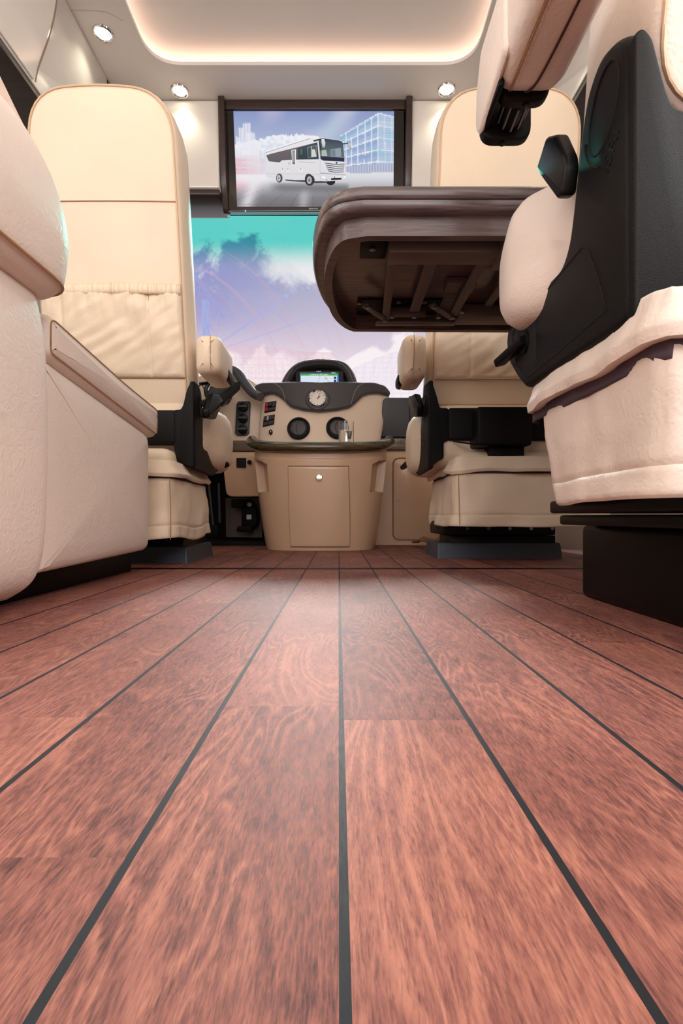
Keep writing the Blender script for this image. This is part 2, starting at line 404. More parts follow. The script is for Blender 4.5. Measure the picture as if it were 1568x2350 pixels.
# ceiling with a rounded tray opening
def ceiling():
    hole=rounded([(-0.763,-0.9),(0.55,-0.9),(0.55,2.088),(-0.763,2.088)],0.13,10)
    bm=bmesh.new()
    def lp(pts,z):
        vs=[bm.verts.new((p[0],p[1],z)) for p in pts]; es=[bm.edges.new((vs[i-1],vs[i])) for i in range(len(vs))]; return vs,es
    ov,oe=lp([(XL,YB),(XR,YB),(XR,2.62),(XL,2.62)],ZC); hv,he=lp(hole,ZC)
    bmesh.ops.triangle_fill(bm,edges=oe+he,use_beauty=True)
    uv,ue=lp(hole,ZC+0.014)
    N=len(hole)
    for i in range(N): bm.faces.new((hv[i-1],hv[i],uv[i],uv[i-1]))
    # ledge back from the opening, riser and raised top
    h2=rounded([(-0.83,-0.97),(0.617,-0.97),(0.617,2.155),(-0.83,2.155)],0.17,10)
    l2,_=lp(h2,ZC+0.014); t2,_=lp(h2,ZC+0.062)
    for i in range(N):
        bm.faces.new((uv[i-1],uv[i],l2[i],l2[i-1])); bm.faces.new((l2[i-1],l2[i],t2[i],t2[i-1]))
    bm.faces.new(t2)
    me=bpy.data.meshes.new('ceiling'); bm.to_mesh(me); bm.free()
    o=mkm('ceiling',me,CEIL,None,30,recalc=False); return struct(o)
ceiling()
slab('trim_2',XL,XR,YB,2.60,2.06,2.10,CEIL)
# cove light
cove=thing('cove_light','warm led strip light hidden round the ceiling tray edge','light',(-0.1,2.0,ZC))
h3=rounded([(-0.815,-0.95),(0.602,-0.95),(0.602,2.14),(-0.815,2.14)],0.16,10)
P3=[Vector((p[0],p[1],ZC+0.022)) for p in resample(h3,0.08)]; P3.append(P3[0])
loft('led_strip',tube_v(P3,0.0045,6),LED,cove,caps=False)
# down lights
def downlight(x,y,lab,pw):
    t=thing('ceiling_spotlight',lab,'light',(x,y,ZC),'recessed ceiling spotlights')
    cyl('bezel',(x,y,ZC+0.001),(0,0,-1),0.038,0.01,CHR,t,seg=36,prof=[(0.029,0),(0.038,0),(0.0385,0.003),(0.036,0.007),(0.031,0.008),(0.027,0.004),(0.026,0.0)])
    cyl('lens',(x,y,ZC-0.0005),(0,0,-1),0.026,0.003,LAMP,t,seg=28,prof=[(0,0.0),(0.027,0.0),(0.026,0.003),(0,0.004)])
    l=bpy.data.lights.new('lamp','SPOT'); l.energy=pw; l.color=(1,0.88,0.72); l.spot_size=math.radians(110); l.spot_blend=0.9; l.shadow_soft_size=0.025
    o=bpy.data.objects.new('lamp',l); C.objects.link(o); o.location=(x,y,ZC-0.015); attach(o,t)
downlight(-0.896,1.949,'round ceiling spotlight nearest the glossy left overhead cabinet',3.5)
downlight(-0.686,2.213,'round ceiling spotlight left of the television over the front panel',2.6)
downlight(0.466,2.206,'round ceiling spotlight right of the television',2.6)
for k,(x,y) in enumerate([(-0.9,0.9),(0.72,1.0),(-0.9,-0.2),(0.72,-0.2),(-0.9,-1.4),(0.72,-1.4)]):  # unseen spots without fittings, added along the ceiling as fill
    l=bpy.data.lights.new('cabin_fill_spot','SPOT'); l.energy=9; l.color=(1,0.88,0.74); l.spot_size=math.radians(130); l.spot_blend=0.9; l.shadow_soft_size=0.03
    o=bpy.data.objects.new('cabin_fill_spot',l); C.objects.link(o); o.location=(x,y,ZC-0.02)
# fine seam of the ceiling panel round the left spotlight
so=tube('ceiling_seam',[(-1.0,1.86,ZC-0.0002),(-0.86,1.865,ZC-0.0002),(-0.80,1.90,ZC-0.0002)],0.0012,pmat('seam_grey',(176,164,156),0.8),None,6,5)
so.name='trim_3'; struct(so)
# overhead cabinets
def overhead(s,x,lab):
    t=thing('overhead_cabinet',lab,'cabinet',(x,1.0,1.51))
    xb=x-0.235 if s<0 else x+0.235
    x0,x1=sorted((x,xb))
    box('body',x0,x1,-2.2,2.15,1.515,ZC-0.003,GLOSSW,t,r=0.006,label='glossy cream cabinet carcass')
    box('dark_base',x0-0.0,x1,-2.2,2.15,1.49,1.514,BROWN,t,r=0.002)
    box('end_post',x0+0.01,x1,2.152,2.185,1.5,ZC-0.003,BROWN,t,r=0.002)
    if s<0:
        pts=[SIDE(125,0,x),SIDE(117,45,x),SIDE(105,88,x),SIDE(90,130,x),SIDE(80,160,x),SIDE(75,176,x)]
        pts=[(p[0],max(p[1],1.532)) for p in pts]
        pts=[(1.752,1.965)]+pts[:-1]+[(pts[-1][0],1.522),(0.55,1.522),(0.55,1.965)]
        puff('door',rounded(pts,[0.004,0.03,0.03,0.03,0.03,0.02,0.01,0.01,0.01],3),[(0.0,0),(0.0,0.005),(0.002,0.007)],lambda u,v,w:(x-0.0005+w,u,v),GLOSSW,t,label='flush gloss door with curved edge')
        P=[Vector((x+0.0065,p[0]+0.004,p[1])) for p in pts[:7]]
        tube('door_seam',P,0.0022,pmat('seam_brown',(150,126,100),0.6),t,6,4)
    return t
overhead(-1,-0.97,'long glossy cream overhead cabinet along the left side')
overhead(1,0.77,'overhead cabinet on the right side behind the passenger headrest')
# cab front cabinets beside the television
def frontcab(x0,x1,lab):
    t=thing('front_wall_cabinet',lab,'cabinet',((x0+x1)/2,2.3,1.59),'cream cabinets beside the television')
    box('door',x0,x1,2.26,2.50,1.592,ZC-0.004,GLOSSW,t,r=0.006)
    box('underside_panel',x0,x1,2.27,2.45,1.568,1.590,BROWN,t,r=0.002)
    return t
frontcab(-1.2,-0.528,'glossy cream front cabinet left of the television'); frontcab(0.325,1.0,'glossy cream front cabinet right of the television')
sur=thing('television_surround','dark wood frame with side fins around the television','frame',(-0.1,2.3,1.53))
def fin(x0,x1,nm):
    ol=[(2.235,ZC+0.0-0.002),(2.245,1.80),(2.28,1.62),(2.335,1.53),(2.37,1.53),(2.45,1.60),(2.45,ZC-0.002)]
    puff(nm,rounded(ol,[0.004,0.08,0.08,0.02,0.02,0.02,0.004],4),bprof(0.003,x1-x0),lambda u,v,w:(x0+w,u,v),BROWN,sur)
fin(-0.527,-0.500,'side_fin'); fin(0.297,0.324,'side_fin')
box('top_strip',-0.5,0.297,2.255,2.30,1.935,ZC-0.003,BROWN,sur,r=0.003)
box('back_panel',-0.5,0.297,2.43,2.45,1.60,1.94,BLKS,sur,r=0.002)
# television, leaning: top nearer
tv=thing('television','flat television with motorhome picture hung below the ceiling','television',(-0.1,2.33,1.5))
TT=PX(722,238,2.275); TB=PX(722,490,2.355)
def tvm(u,v,w=0):  # u,v = photo pixels of the screen plane, w = forward offset toward the viewer
    n=Vector((0,-1,-0.16)).normalized(); d=PX(u,v,1.0)-Vector((0,0,EY)); o=Vector((0,0,EY))
    t=n.dot(TT-o)/n.dot(d); return o+d*t+n*w
def poly(name,px,mat,par,w=0.0,th=0.0): 
    return mk(name,[tvm(a,b,w) for a,b in px],[tuple(range(len(px)))],mat,par,0)
bz=rounded([(512,237),(928,237),(930,487),(526,489)],6,4)
puff('casing',bz,[(2,0.0),(0,0.004),(0,0.035),(6,0.05)],lambda u,v,w:tvm(u,v,0.012-w),BLKG,tv,smooth=40)
chin=[tvm(526,487.5,0.013),tvm(930,485.5,0.013)]
tube('light_bar',chin,0.0014,pmat('pale_blue_strip',(150,190,200),0.3),tv,8)
cyl('standby_lamp',tvm(565,487.5,0.013),(0,-1,0),0.003,0.003,emat('blue_led',(70,110,255),6),tv,seg=10)
XA=(1,0,0)
nY=Vector((0,-0.15,1)).normalized()
text('lettering','alphatronics',0.0085,tvm(720,481.5,0.0128),frame_rot((1,0,0),nY),WHT,tv)
def attr_emis(name,s=1.0):
    m=bpy.data.materials.new(name); m.use_nodes=True; nt=m.node_tree; nt.nodes.clear()
    e=nt.nodes.new('ShaderNodeEmission'); o=nt.nodes.new('ShaderNodeOutputMaterial'); a=nt.nodes.new('ShaderNodeAttribute'); a.attribute_name='col'
    e.inputs[1].default_value=s; nt.links.new(a.outputs['Color'],e.inputs[0]); nt.links.new(e.outputs[0],o.inputs[0]); return m
SCREEN=attr_emis('screen_picture_glow',0.95)
def mixc(a,b,t): t=max(0,min(1,t)); return tuple(x+(y-x)*t for x,y in zip(a,b))
def piccol(x,y):
    nz=lambda sx,sy,o=0: noise.noise(Vector((x*sx,y*sy,o)))
    c=mixc((138,152,200),(196,204,226),(y-247)/120)
    c=mixc(c,(190,215,225),0.6*math.exp(-((x-760-(300-y)*0.9)/26)**2))   # light shaft
    c=mixc(c,(225,205,225),0.35*max(0,nz(0.012,0.012,3))*2)
    # clouds
    top=322-9*math.sin((x-600)/38)-8*nz(0.09,0,1)-5*nz(0.25,0,2)
    if 598<x<800: top-= 6*math.exp(-((x-725)/35)**2)
    if y>top: 
        q=(y-top)/26; c=mixc((246,247,252),(196,205,226),0.5*max(0,min(1,q*0.8+nz(0.12,0.12,4)*1.2)))
    # haze low
    c=mixc(c,(232,228,238),sm(350,400,y)*0.8)
    # left towers
    for (x0,x1,t0) in ((549,560,297),(560,577,287),(567,586,308),(543,548,318),(586,598,334)):
        if x0<x<x1 and y>t0+2*math.sin(x*1.3):
            k=0.72+0.2*math.sin(x*0.9+x0); c=mixc(c,(240,240,246),k*(1-sm(380,405,y)*0.6))
    if x<612 and y>355:
        r=math.exp(-((x-545)/50)**2)*sm(355,375,y)*(1-sm(425,450,y)); c=mixc(c,(226,140,150),0.55*r*(0.7+0.6*nz(0.02,0.3,5)))
        if (int(y/6)+int(x/9))%2==0: c=mixc(c,(250,235,238),0.15*r)
    # right building in perspective, vanishing point left
    if x>780:
        tl=316-(x-780)*0.60 if x<868 else 262+(x-868)*0.25
        if y>tl and y<398+(x-780)*0.07:
            f=(y-tl)/(400-tl); c=mixc((176,200,226),(170,176,214),f)
            fr=(f*5.0)%1; 
            if fr<0.13: c=(240,243,250)
            elif fr<0.6: c=mixc(c,(128,160,205),0.45)
            cx=((x-780)**0.93)/10.5
            if cx%1<0.16: c=mixc(c,(246,248,252),0.8)
            if x>868: 
                c=mixc(c,(215,225,238),0.55)
                if int(y/2.2)%2: c=mixc(c,(150,170,205),0.3)
            c=mixc(c,(120,205,215),0.22*max(0,nz(0.03,0.03,7))*2)
            if f>0.84: c=mixc((160,166,196),(205,210,226),0.5+0.5*math.sin(x*1.6))
    # ground
    hz=404 if x<620 else 402+ (x-620)*-0.01
    if y>hz:
        f=(y-hz)/(478-hz); g=mixc((226,228,234),(126,124,128),sm(0,0.9,f))
        g=mixc(g,(250,248,250),0.9*math.exp(-((y-418-(x-540)*-0.1)/14)**2)*(1-sm(560,690,x)))
        g=mixc(g,(235,170,180),0.45*math.exp(-((y-430)/16)**2)*(1-sm(545,620,x)))
        g=mixc(g,(238,236,240),0.8*math.exp(-((x-565-(478-y)*0.35)/16)**2))
        g=mixc(g,(222,222,226),0.5*math.exp(-((x-700+(y-440)*0.1)/12)**2)*sm(425,440,y))
        a=x-720; w=(y-392)
        l1=abs(((a/w*1.6)+50)%1-0.5); 
        if l1>0.47 and y>436: g=mixc(g,(90,90,94),0.28)
        if y>436 and abs((300/w*1.6)%1-0.5)>0.46: g=mixc(g,(90,90,94),0.28)
        # shadow under the bus
        if 610<x<800 and y>423: g=mixc(g,(104,102,106),0.65*math.exp(-((y-434-(x-700)*0.02)/11)**2)*sm(610,650,x)*(1-sm(790,815,x)))
        c=g
    return c
def picture():
    nx,ny=150,95; verts=[];faces=[];cols=[]
    def B(t): return (536.5+(t)*(904-536.5))
    for j in range(ny+1):
        y=247.5+(477-247.5)*j/ny
        xl=536.5+(545.5-536.5)*j/ny; xr=904+(902.5-904)*j/ny
        for i in range(nx+1):
            x=xl+(xr-xl)*i/nx; verts.append(tvm(x,y,0.0125)); cols.append(piccol(x,y))
    for j in range(ny):
        for i in range(nx):
            a=j*(nx+1)+i; faces.append((a,a+nx+1,a+nx+2,a+1))
    lay=[0.0126]
    def P(pts,c,c2=None):
        lay[0]+=0.00002; s=len(verts)
        ys=[q[1] for q in pts]; y0,y1=min(ys),max(ys)
        for a,b in pts:
            X=600+a/7.127; Y=300+b/7.127; verts.append(tvm(X,Y,lay[0])); cols.append(c if c2 is None else mixc(c,c2,(b-y0)/max(1,y1-y0)))
        faces.append(tuple(range(s,s+len(pts))))
    def disc(cx,cy,rx,ry,c): P([(cx+rx*math.cos(t*math.pi/12),cy+ry*math.sin(t*math.pi/12)) for t in range(24)],c)
    # far wheels and underbody
    disc(1135,850,75,62,(46,46,50)); P([(390,800),(1100,840),(1060,875),(900,880),(640,860),(400,838)],(84,80,84))
    # side
    P([(70,360),(100,345),(840,112),(905,120),(935,170),(960,520),(965,845),(850,845),(715,830),(560,832),(320,812),(110,795),(85,775)],(238,236,238),(226,224,228))
    P([(70,352),(840,105),(880,105),(925,150),(880,165),(840,128),(75,378)],(246,244,246))
    P([(75,378),(800,150),(805,156),(76,386)],(150,146,150))
    P([(85,425),(200,392),(918,215),(942,490),(570,498),(340,508),(315,535),(120,512)],(118,110,114),(104,98,102))
    P([(600,310),(918,215),(942,490),(600,497)],(72,84,90),(60,70,76))
    P([(495,345),(560,328),(568,345),(568,575),(510,570)],(246,246,248)); P([(510,350),(552,345),(556,572),(514,570)],(112,108,112)); P([(520,362),(545,356),(548,540),(522,540)],(160,160,165))
    P([(755,295),(905,260),(908,455),(765,465)],(168,178,184)); P([(765,300),(812,290),(815,458),(768,460)],(74,84,90)); P([(830,285),(900,265),(902,450),(832,456)],(90,98,104))
    P([(828,340),(850,325),(880,335),(902,445),(830,455)],(222,216,204))
    P([(640,325),(672,318),(672,415),(645,418)],(96,108,116))
    P([(85,722),(960,735),(960,741),(85,727)],(190,188,192))
    P([(600,528),(890,545),(885,550),(610,533)],(150,150,156)); P([(120,512),(320,530),(300,543),(140,527)],(96,92,96))
    for x0,x1 in ((320,378),(400,478),(598,700)):
        P([(x0,645),(x1,632),(x1,700),(x0,702)],(212,212,216)); P([(x0+4,648),(x1-4,637),(x1-4,696),(x0+4,698)],(236,235,238)); disc((x0+x1)/2,652,6,9,(90,90,94))
    for i in range(4):
        for j in range(4): disc(447+i*11,542+j*11,4,4,(170,168,172))
    # front
    P([(925,150),(960,142),(1250,180),(1320,200),(1345,260),(1370,520),(1385,740),(1380,810),(1300,838),(1060,850),(965,845),(955,500),(930,300)],(242,242,244),(222,222,226))
    P([(925,150),(985,142),(1300,185),(1340,225),(1300,215),(960,165)],(250,250,250))
    P([(945,160),(1000,150),(1250,182),(1315,200),(1338,240),(1360,470),(1358,535),(1300,530),(1010,515),(970,490),(955,420)],(64,74,84),(120,132,136))
    P([(960,440),(1358,475),(1358,533),(1300,528),(1010,513),(972,488)],(52,54,72))
    P([(1130,330),(1300,310),(1305,455),(1140,450)],(150,164,176)); P([(1140,338),(1210,330),(1215,448),(1150,446)],(120,136,150)); P([(985,350),(1060,340),(1082,440),(990,445)],(184,190,180))
    P([(940,200),(950,200),(985,340),(975,365)],(30,30,34))
    # door post line
    P([(928,210),(938,205),(972,500),(966,840),(958,840),(955,500)],(214,214,218))
    # grille
    for k in range(5):
        y=548+k*32; x0=1035+k*14; x1=1362-k*4
        P([(x0,y),(1205,y+22),(x1,y+16),(x1,y+27),(1205,y+34),(x0+6,y+13)],(66,66,72))
    P([(1210,545),(1232,535),(1252,545),(1232,572)],(54,90,130))
    P([(965,712),(1378,745),(1378,752),(965,722)],(140,140,146)); 
    P([(1140,805),(1195,798),(1310,795),(1312,822),(1250,828),(1142,832)],(44,42,40)); P([(1205,770),(1300,768),(1300,795),(1205,798)],(236,236,238)); P([(1193,775),(1205,773),(1205,798),(1195,800)],(30,90,180))
    disc(1020,785,32,16,(255,255,255)); disc(1068,832,15,13,(170,170,176)); disc(1362,780,20,14,(255,255,255))
    # mirrors
    P([(850,185),(930,165),(1010,160),(1010,180),(940,190),(860,208)],(56,56,60)); P([(985,165),(1030,165),(1050,230),(1040,300),(1005,300),(985,220)],(236,236,240),(190,190,196))
    P([(1335,235),(1430,225),(1440,240),(1340,250)],(56,56,60)); P([(1415,228),(1455,240),(1478,330),(1455,355),(1430,320)],(206,208,214),(160,162,170))
    # wheels
    disc(300,800,52,75,(92,86,90)); disc(290,800,30,52,(206,204,208)); disc(290,800,14,24,(150,148,152))
    P([(715,830),(715,790),(735,745),(775,725),(820,745),(850,845),(820,850)],(70,68,72))
    disc(795,835,80,88,(64,62,66)); disc(788,833,40,62,(198,196,200)); disc(788,833,18,28,(120,118,122))
    for t in range(8): disc(788+28*math.cos(t*.785),833+44*math.sin(t*.785),5,7,(110,108,112))
    me=bpy.data.meshes.new('screen'); me.from_pydata([tuple(v) for v in verts],[],faces)
    ca=me.color_attributes.new('col','FLOAT_COLOR','POINT')
    flat=[]
    for c in cols: flat.extend(lin(c))
    ca.data.foreach_set('color',flat)
    return mkm('screen',me,SCREEN,tv,0,'lit screen picture of a white motorhome before city buildings',recalc=False)
picture()
# ---------- world outside: hazy sky with clouds and light trails
def world():
    w=bpy.data.worlds.new('sky'); bpy.context.scene.world=w; w.use_nodes=True; nt=w.node_tree; N=nt.nodes; L=nt.links; N.clear()
    o=N.new('ShaderNodeOutputWorld'); bg=N.new('ShaderNodeBackground'); L.new(bg.outputs[0],o.inputs[0])
    def mth(op,a,b=None,c=None,clamp=False):
        n=N.new('ShaderNodeMath'); n.operation=op; n.use_clamp=clamp
        for i,v in enumerate((a,b,c)):
            if v is None: continue
            if isinstance(v,(int,float)): n.inputs[i].default_value=v
            else: L.new(v,n.inputs[i])
        return n.outputs[0]
    def step(v,a,b,smooth=True):
        n=N.new('ShaderNodeMapRange'); n.inputs['From Min'].default_value=a; n.inputs['From Max'].default_value=b
        if smooth:n.interpolation_type='SMOOTHSTEP'
        L.new(v,n.inputs['Value']); return n.outputs[0]
    def mix(f,a,b):
        n=N.new('ShaderNodeMix'); n.data_type='RGBA'
        if isinstance(f,float): n.inputs['Factor'].default_value=f
        else: L.new(f,n.inputs['Factor'])
        for k,v in (('A',a),('B',b)):
            if isinstance(v,tuple): n.inputs[k].default_value=v
            else: L.new(v,n.inputs[k])
        return n.outputs['Result']
    tc=N.new('ShaderNodeTexCoord'); se=N.new('ShaderNodeSeparateXYZ'); L.new(tc.outputs['Generated'],se.inputs[0])
    ay=mth('MAXIMUM',mth('ABSOLUTE',se.outputs['Y']),0.05)
    u=mth('DIVIDE',se.outputs['X'],ay); v=mth('DIVIDE',se.outputs['Z'],ay)
    cr=N.new('ShaderNodeValToRGB'); el=cr.color_ramp.elements
    vv=mth('MULTIPLY',v,1.0,clamp=True); L.new(vv,cr.inputs[0])
    el[0].position=0.0; el[0].color=lin((236,232,240)); el[1].position=1.0; el[1].color=lin((150,170,195))
    for p,c in ((0.24,(250,246,250)),(0.32,(228,212,226)),(0.39,(196,190,212)),(0.47,(166,172,202)),(0.56,(146,160,190)),(0.62,(150,170,190))):
        e=el.new(p); e.color=lin(c)
    col=cr.outputs[0]
    # violet tint to the left
    col=mix(mth('MULTIPLY',step(u,-0.02,-0.3),mth('MULTIPLY',step(v,0.30,0.42),mth('MULTIPLY',step(v,0.58,0.46),0.55))),col,lin((140,140,210)))
    cb=N.new('ShaderNodeCombineXYZ'); L.new(u,cb.inputs[0]); L.new(v,cb.inputs[1])
    def nz(sc,det,off,rough=0.6,dist=0.0,sy=1.0):
        mp=N.new('ShaderNodeMapping'); mp.inputs['Location'].default_value=off; mp.inputs['Scale'].default_value=(sc,sc*sy,1); L.new(cb.outputs[0],mp.inputs[0])
        n=N.new('ShaderNodeTexNoise'); n.inputs['Scale'].default_value=1; n.inputs['Detail'].default_value=det; n.inputs['Roughness'].default_value=rough; n.inputs['Distortion'].default_value=dist
        L.new(mp.outputs[0],n.inputs['Vector']); return n.outputs['Fac']
    # light trails: arcs round a point low on the left
    def arcs(cu,cv,f,thr,colr,amt,rmin,rmax,umin,umax,seed):
        du=mth('SUBTRACT',u,cu); dv=mth('SUBTRACT',v,cv)
        r=mth('SQRT',mth('ADD',mth('MULTIPLY',du,du),mth('MULTIPLY',dv,dv)))
        cc=N.new('ShaderNodeCombineXYZ'); L.new(mth('MULTIPLY',r,f),cc.inputs[0]); cc.inputs[1].default_value=seed
        n=N.new('ShaderNodeTexNoise'); n.inputs['Scale'].default_value=1; n.inputs['Detail'].default_value=3; L.new(cc.outputs[0],n.inputs['Vector'])
        m=mth('MULTIPLY',step(n.outputs['Fac'],thr,thr+0.1),mth('MULTIPLY',step(r,rmin,rmin+0.04),step(r,rmax,rmax-0.04)))
        m=mth('MULTIPLY',m,mth('MULTIPLY',step(u,umin,umin+0.05),step(u,umax,umax-0.05)))
        return mth('MULTIPLY',m,amt),colr
    for a in (arcs(-0.42,0.20,55,0.53,lin((216,178,190)),0.40,0.22,0.50,-0.30,0.2,1.0),arcs(-0.20,0.28,70,0.56,lin((190,160,200)),0.32,0.06,0.17,-0.33,-0.06,4.0),arcs(-0.30,0.05,40,0.56,lin((226,190,196)),0.25,0.33,0.6,-0.15,0.2,9.0)):
        m=mth('MULTIPLY',a[0],step(v,0.30,0.36)); col=mix(m,col,a[1])
    # two straight blue beams
    for (u0,v0,u1,v1,wd,am) in ((-0.20,0.36,-0.065,0.455,0.0022,0.55),(-0.22,0.33,0.0,0.405,0.0018,0.3)):
        dx=u1-u0;dy=v1-v0;Ln=math.hypot(dx,dy)
        d=mth('ABSOLUTE',mth('ADD',mth('MULTIPLY',mth('SUBTRACT',u,u0),-dy/Ln),mth('MULTIPLY',mth('SUBTRACT',v,v0),dx/Ln)))
        s=mth('ADD',mth('MULTIPLY',mth('SUBTRACT',u,u0),dx/Ln),mth('MULTIPLY',mth('SUBTRACT',v,v0),dy/Ln))
        m=mth('MULTIPLY',step(d,wd*1.6,wd*0.2),mth('MULTIPLY',step(s,-0.1,0.02),step(s,Ln,Ln*0.7))); col=mix(mth('MULTIPLY',m,am),col,lin((170,176,236)))
    # upper cloud bank, ragged edge falling to the right
    edge=mth('SUBTRACT',v,mth('SUBTRACT',0.495,mth('MULTIPLY',mth('ADD',u,0.2),0.22)))
    c1=nz(9,7,(3.1,1.7,0),0.62,0.4)
    m1=step(mth('ADD',mth('MULTIPLY',mth('SUBTRACT',c1,0.5),0.42),edge),-0.012,0.035)
    col=mix(mth('MULTIPLY',m1,0.9),col,lin((240,240,242)))
    # small bright cloud under it
    du=mth('DIVIDE',mth('SUBTRACT',u,-0.075),0.10); dv=mth('DIVIDE',mth('SUBTRACT',v,0.485),0.045)
    blob=mth('SUBTRACT',1.0,mth('SQRT',mth('ADD',mth('MULTIPLY',du,du),mth('MULTIPLY',dv,dv))))
    m2=step(mth('ADD',blob,mth('MULTIPLY',mth('SUBTRACT',nz(16,7,(7.3,4.4,0),0.62,0.3),0.5),2.6)),-0.05,0.75)
    col=mix(mth('MULTIPLY',m2,0.85),col,lin((238,238,240)))
    # low cumulus
    c2=nz(22,6,(1.3,8.0,0),0.55,0.2); c3=nz(6,2,(5.0,0,0))
    lim=mth('ADD',0.285,mth('MULTIPLY',mth('SUBTRACT',c3,0.42),0.35))
    e2=mth('SUBTRACT',lim,v)
    m3=step(mth('ADD',e2,mth('MULTIPLY',mth('SUBTRACT',c2,0.5),0.075)),-0.003,0.012)
    col=mix(mth('MULTIPLY',m3,0.85),col,lin((255,248,250)))
    L.new(col,bg.inputs[0]); bg.inputs[1].default_value=1.0
    return w
world()
# ---------- hazy buildings outside
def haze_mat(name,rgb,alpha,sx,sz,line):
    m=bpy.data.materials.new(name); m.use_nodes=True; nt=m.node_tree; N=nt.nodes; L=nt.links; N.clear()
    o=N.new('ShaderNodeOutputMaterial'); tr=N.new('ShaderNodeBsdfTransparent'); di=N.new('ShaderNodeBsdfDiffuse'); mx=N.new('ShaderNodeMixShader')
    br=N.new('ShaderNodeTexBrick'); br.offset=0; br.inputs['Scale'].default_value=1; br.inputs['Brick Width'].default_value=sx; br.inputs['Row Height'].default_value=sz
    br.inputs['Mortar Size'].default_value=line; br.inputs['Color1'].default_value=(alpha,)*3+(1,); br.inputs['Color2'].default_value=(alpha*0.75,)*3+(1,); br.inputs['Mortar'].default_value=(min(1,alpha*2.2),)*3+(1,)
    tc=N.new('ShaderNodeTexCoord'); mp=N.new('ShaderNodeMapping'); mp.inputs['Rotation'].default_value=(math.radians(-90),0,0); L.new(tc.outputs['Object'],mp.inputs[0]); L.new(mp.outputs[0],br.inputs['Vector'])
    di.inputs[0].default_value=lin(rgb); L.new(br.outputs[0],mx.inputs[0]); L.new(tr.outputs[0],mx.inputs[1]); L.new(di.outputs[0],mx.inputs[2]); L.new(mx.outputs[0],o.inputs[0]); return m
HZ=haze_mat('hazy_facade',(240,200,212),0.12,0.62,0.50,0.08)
def building(name,lab,pts,Y,depth,mat,cat='building'):
    b=thing(name,lab,cat,(pts[0][0],Y,0))
    puff('facade',pts,[(0,0),(0,depth)],lambda u,v,w:(u,Y+w+0.004*(u-pts[0][0])**2,v),mat,b,smooth=20); return b
YB1=40.0
def W(px,py): return XZ(px,py,YB1)
ol=[W(500,788),W(560,790),W(640,797),W(700,806),W(760,806),W(775,816),W(775,1180),W(500,1180)]
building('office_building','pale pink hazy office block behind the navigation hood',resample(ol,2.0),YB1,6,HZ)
ol=[XZ(800,850,46),XZ(860,822,46),XZ(960,790,46),XZ(1010,780,46),XZ(1010,1180,46),XZ(800,1180,46)]
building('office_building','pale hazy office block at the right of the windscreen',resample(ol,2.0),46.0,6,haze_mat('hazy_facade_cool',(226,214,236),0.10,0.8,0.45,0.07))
tw=thing('roof_truss','pale violet steel roof truss outside beside the driver headrest','truss',(XZ(470,760,30)[0],30,XZ(470,760,30)[1]))
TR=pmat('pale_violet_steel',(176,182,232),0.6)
def bars(nm,segs,w,par,mat,Y=30.0,solid=True):
    sets=[]
    for a,b in segs:
        p=PX(*a,Y);q=PX(*b,Y); sets.append(tube_v([p,q],w,4))
    return multi(nm,sets,mat,par)
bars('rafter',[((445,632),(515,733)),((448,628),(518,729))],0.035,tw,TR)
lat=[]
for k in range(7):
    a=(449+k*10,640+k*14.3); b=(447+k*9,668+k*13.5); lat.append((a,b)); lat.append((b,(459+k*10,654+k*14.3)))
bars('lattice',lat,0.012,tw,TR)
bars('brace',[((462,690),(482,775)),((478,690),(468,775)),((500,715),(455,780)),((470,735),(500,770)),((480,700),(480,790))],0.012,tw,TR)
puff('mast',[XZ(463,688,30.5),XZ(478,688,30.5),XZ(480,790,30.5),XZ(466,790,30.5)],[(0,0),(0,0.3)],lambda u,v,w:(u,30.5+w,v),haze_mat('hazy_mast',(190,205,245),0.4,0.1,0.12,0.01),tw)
# windscreen
def screen_glass():
    f=lambda a,b: (XL+(XR-XL)*a, 2.60+0.85*b-0.0*(a-0.5)**2+0.10*(1-(2*a-1)**2)*0, 1.71-0.95*b)
    return grid('window_1',f,1,1,SHIELD,None,0.0)
g=screen_glass(); struct(g)
slab('trim_4',XL,XR,2.46,2.60,1.665,1.98,BLKS)
# ---------- seats
def skirt(name,path,rows,mat,parent,amp=0.004,seed=0.0,thick=0.003,maxl=0.012,zf=None,freq=16,label=None,sh=None):
    """hanging cloth along an open plan path; rows = (z, outward offset)"""
    pts=resample(path,maxl,closed=False); n=len(pts); nor=[]
    for i in range(n):
        a=Vector(pts[max(0,i-1)]); b=Vector(pts[min(n-1,i+1)]); t=(b-a).normalized(); nor.append(Vector((t.y,-t.x)))
    zs=[]
    for i in range(len(rows)-1):
        for k in range(5): 
            t=k/5; zs.append((rows[i][0]*(1-t)+rows[i+1][0]*t, rows[i][1]*(1-t)+rows[i+1][1]*t))
    zs.append(rows[-1]); s=0; verts=[]; cum=[0]
    for i in range(1,n): cum.append(cum[-1]+(Vector(pts[i])-Vector(pts[i-1])).length)
    zt=zs[0][0]; zb=zs[-1][0]
    for z,o in zs:
        f=(zt-z)/max(1e-6,zt-zb)
        for i in range(n):
            w=noise.noise(Vector((cum[i]*freq,z*9,seed)))*amp*(0.35+f)+noise.noise(Vector((cum[i]*freq*3,z*30,seed+5)))*amp*0.25
            q=Vector(pts[i])+nor[i]*(o+w); dz=noise.noise(Vector((cum[i]*freq*0.7,2.0,seed)))*amp*0.9*(f if zf is None else 1)
            if zf: dz+=zf(cum[i]/cum[-1],f)
            if sh: q.y+=sh(cum[i]/cum[-1],f)
            verts.append((q.x,q.y,z+dz))
    faces=[]
    for j in range(len(zs)-1):
        for i in range(n-1):
            a=j*n+i; faces.append((a,a+1,a+n+1,a+n))
    o=mk(name,verts,faces,mat,parent,70,label)
    m=o.modifiers.new('t','SOLIDIFY'); m.thickness=thick; m.offset=0
    return o
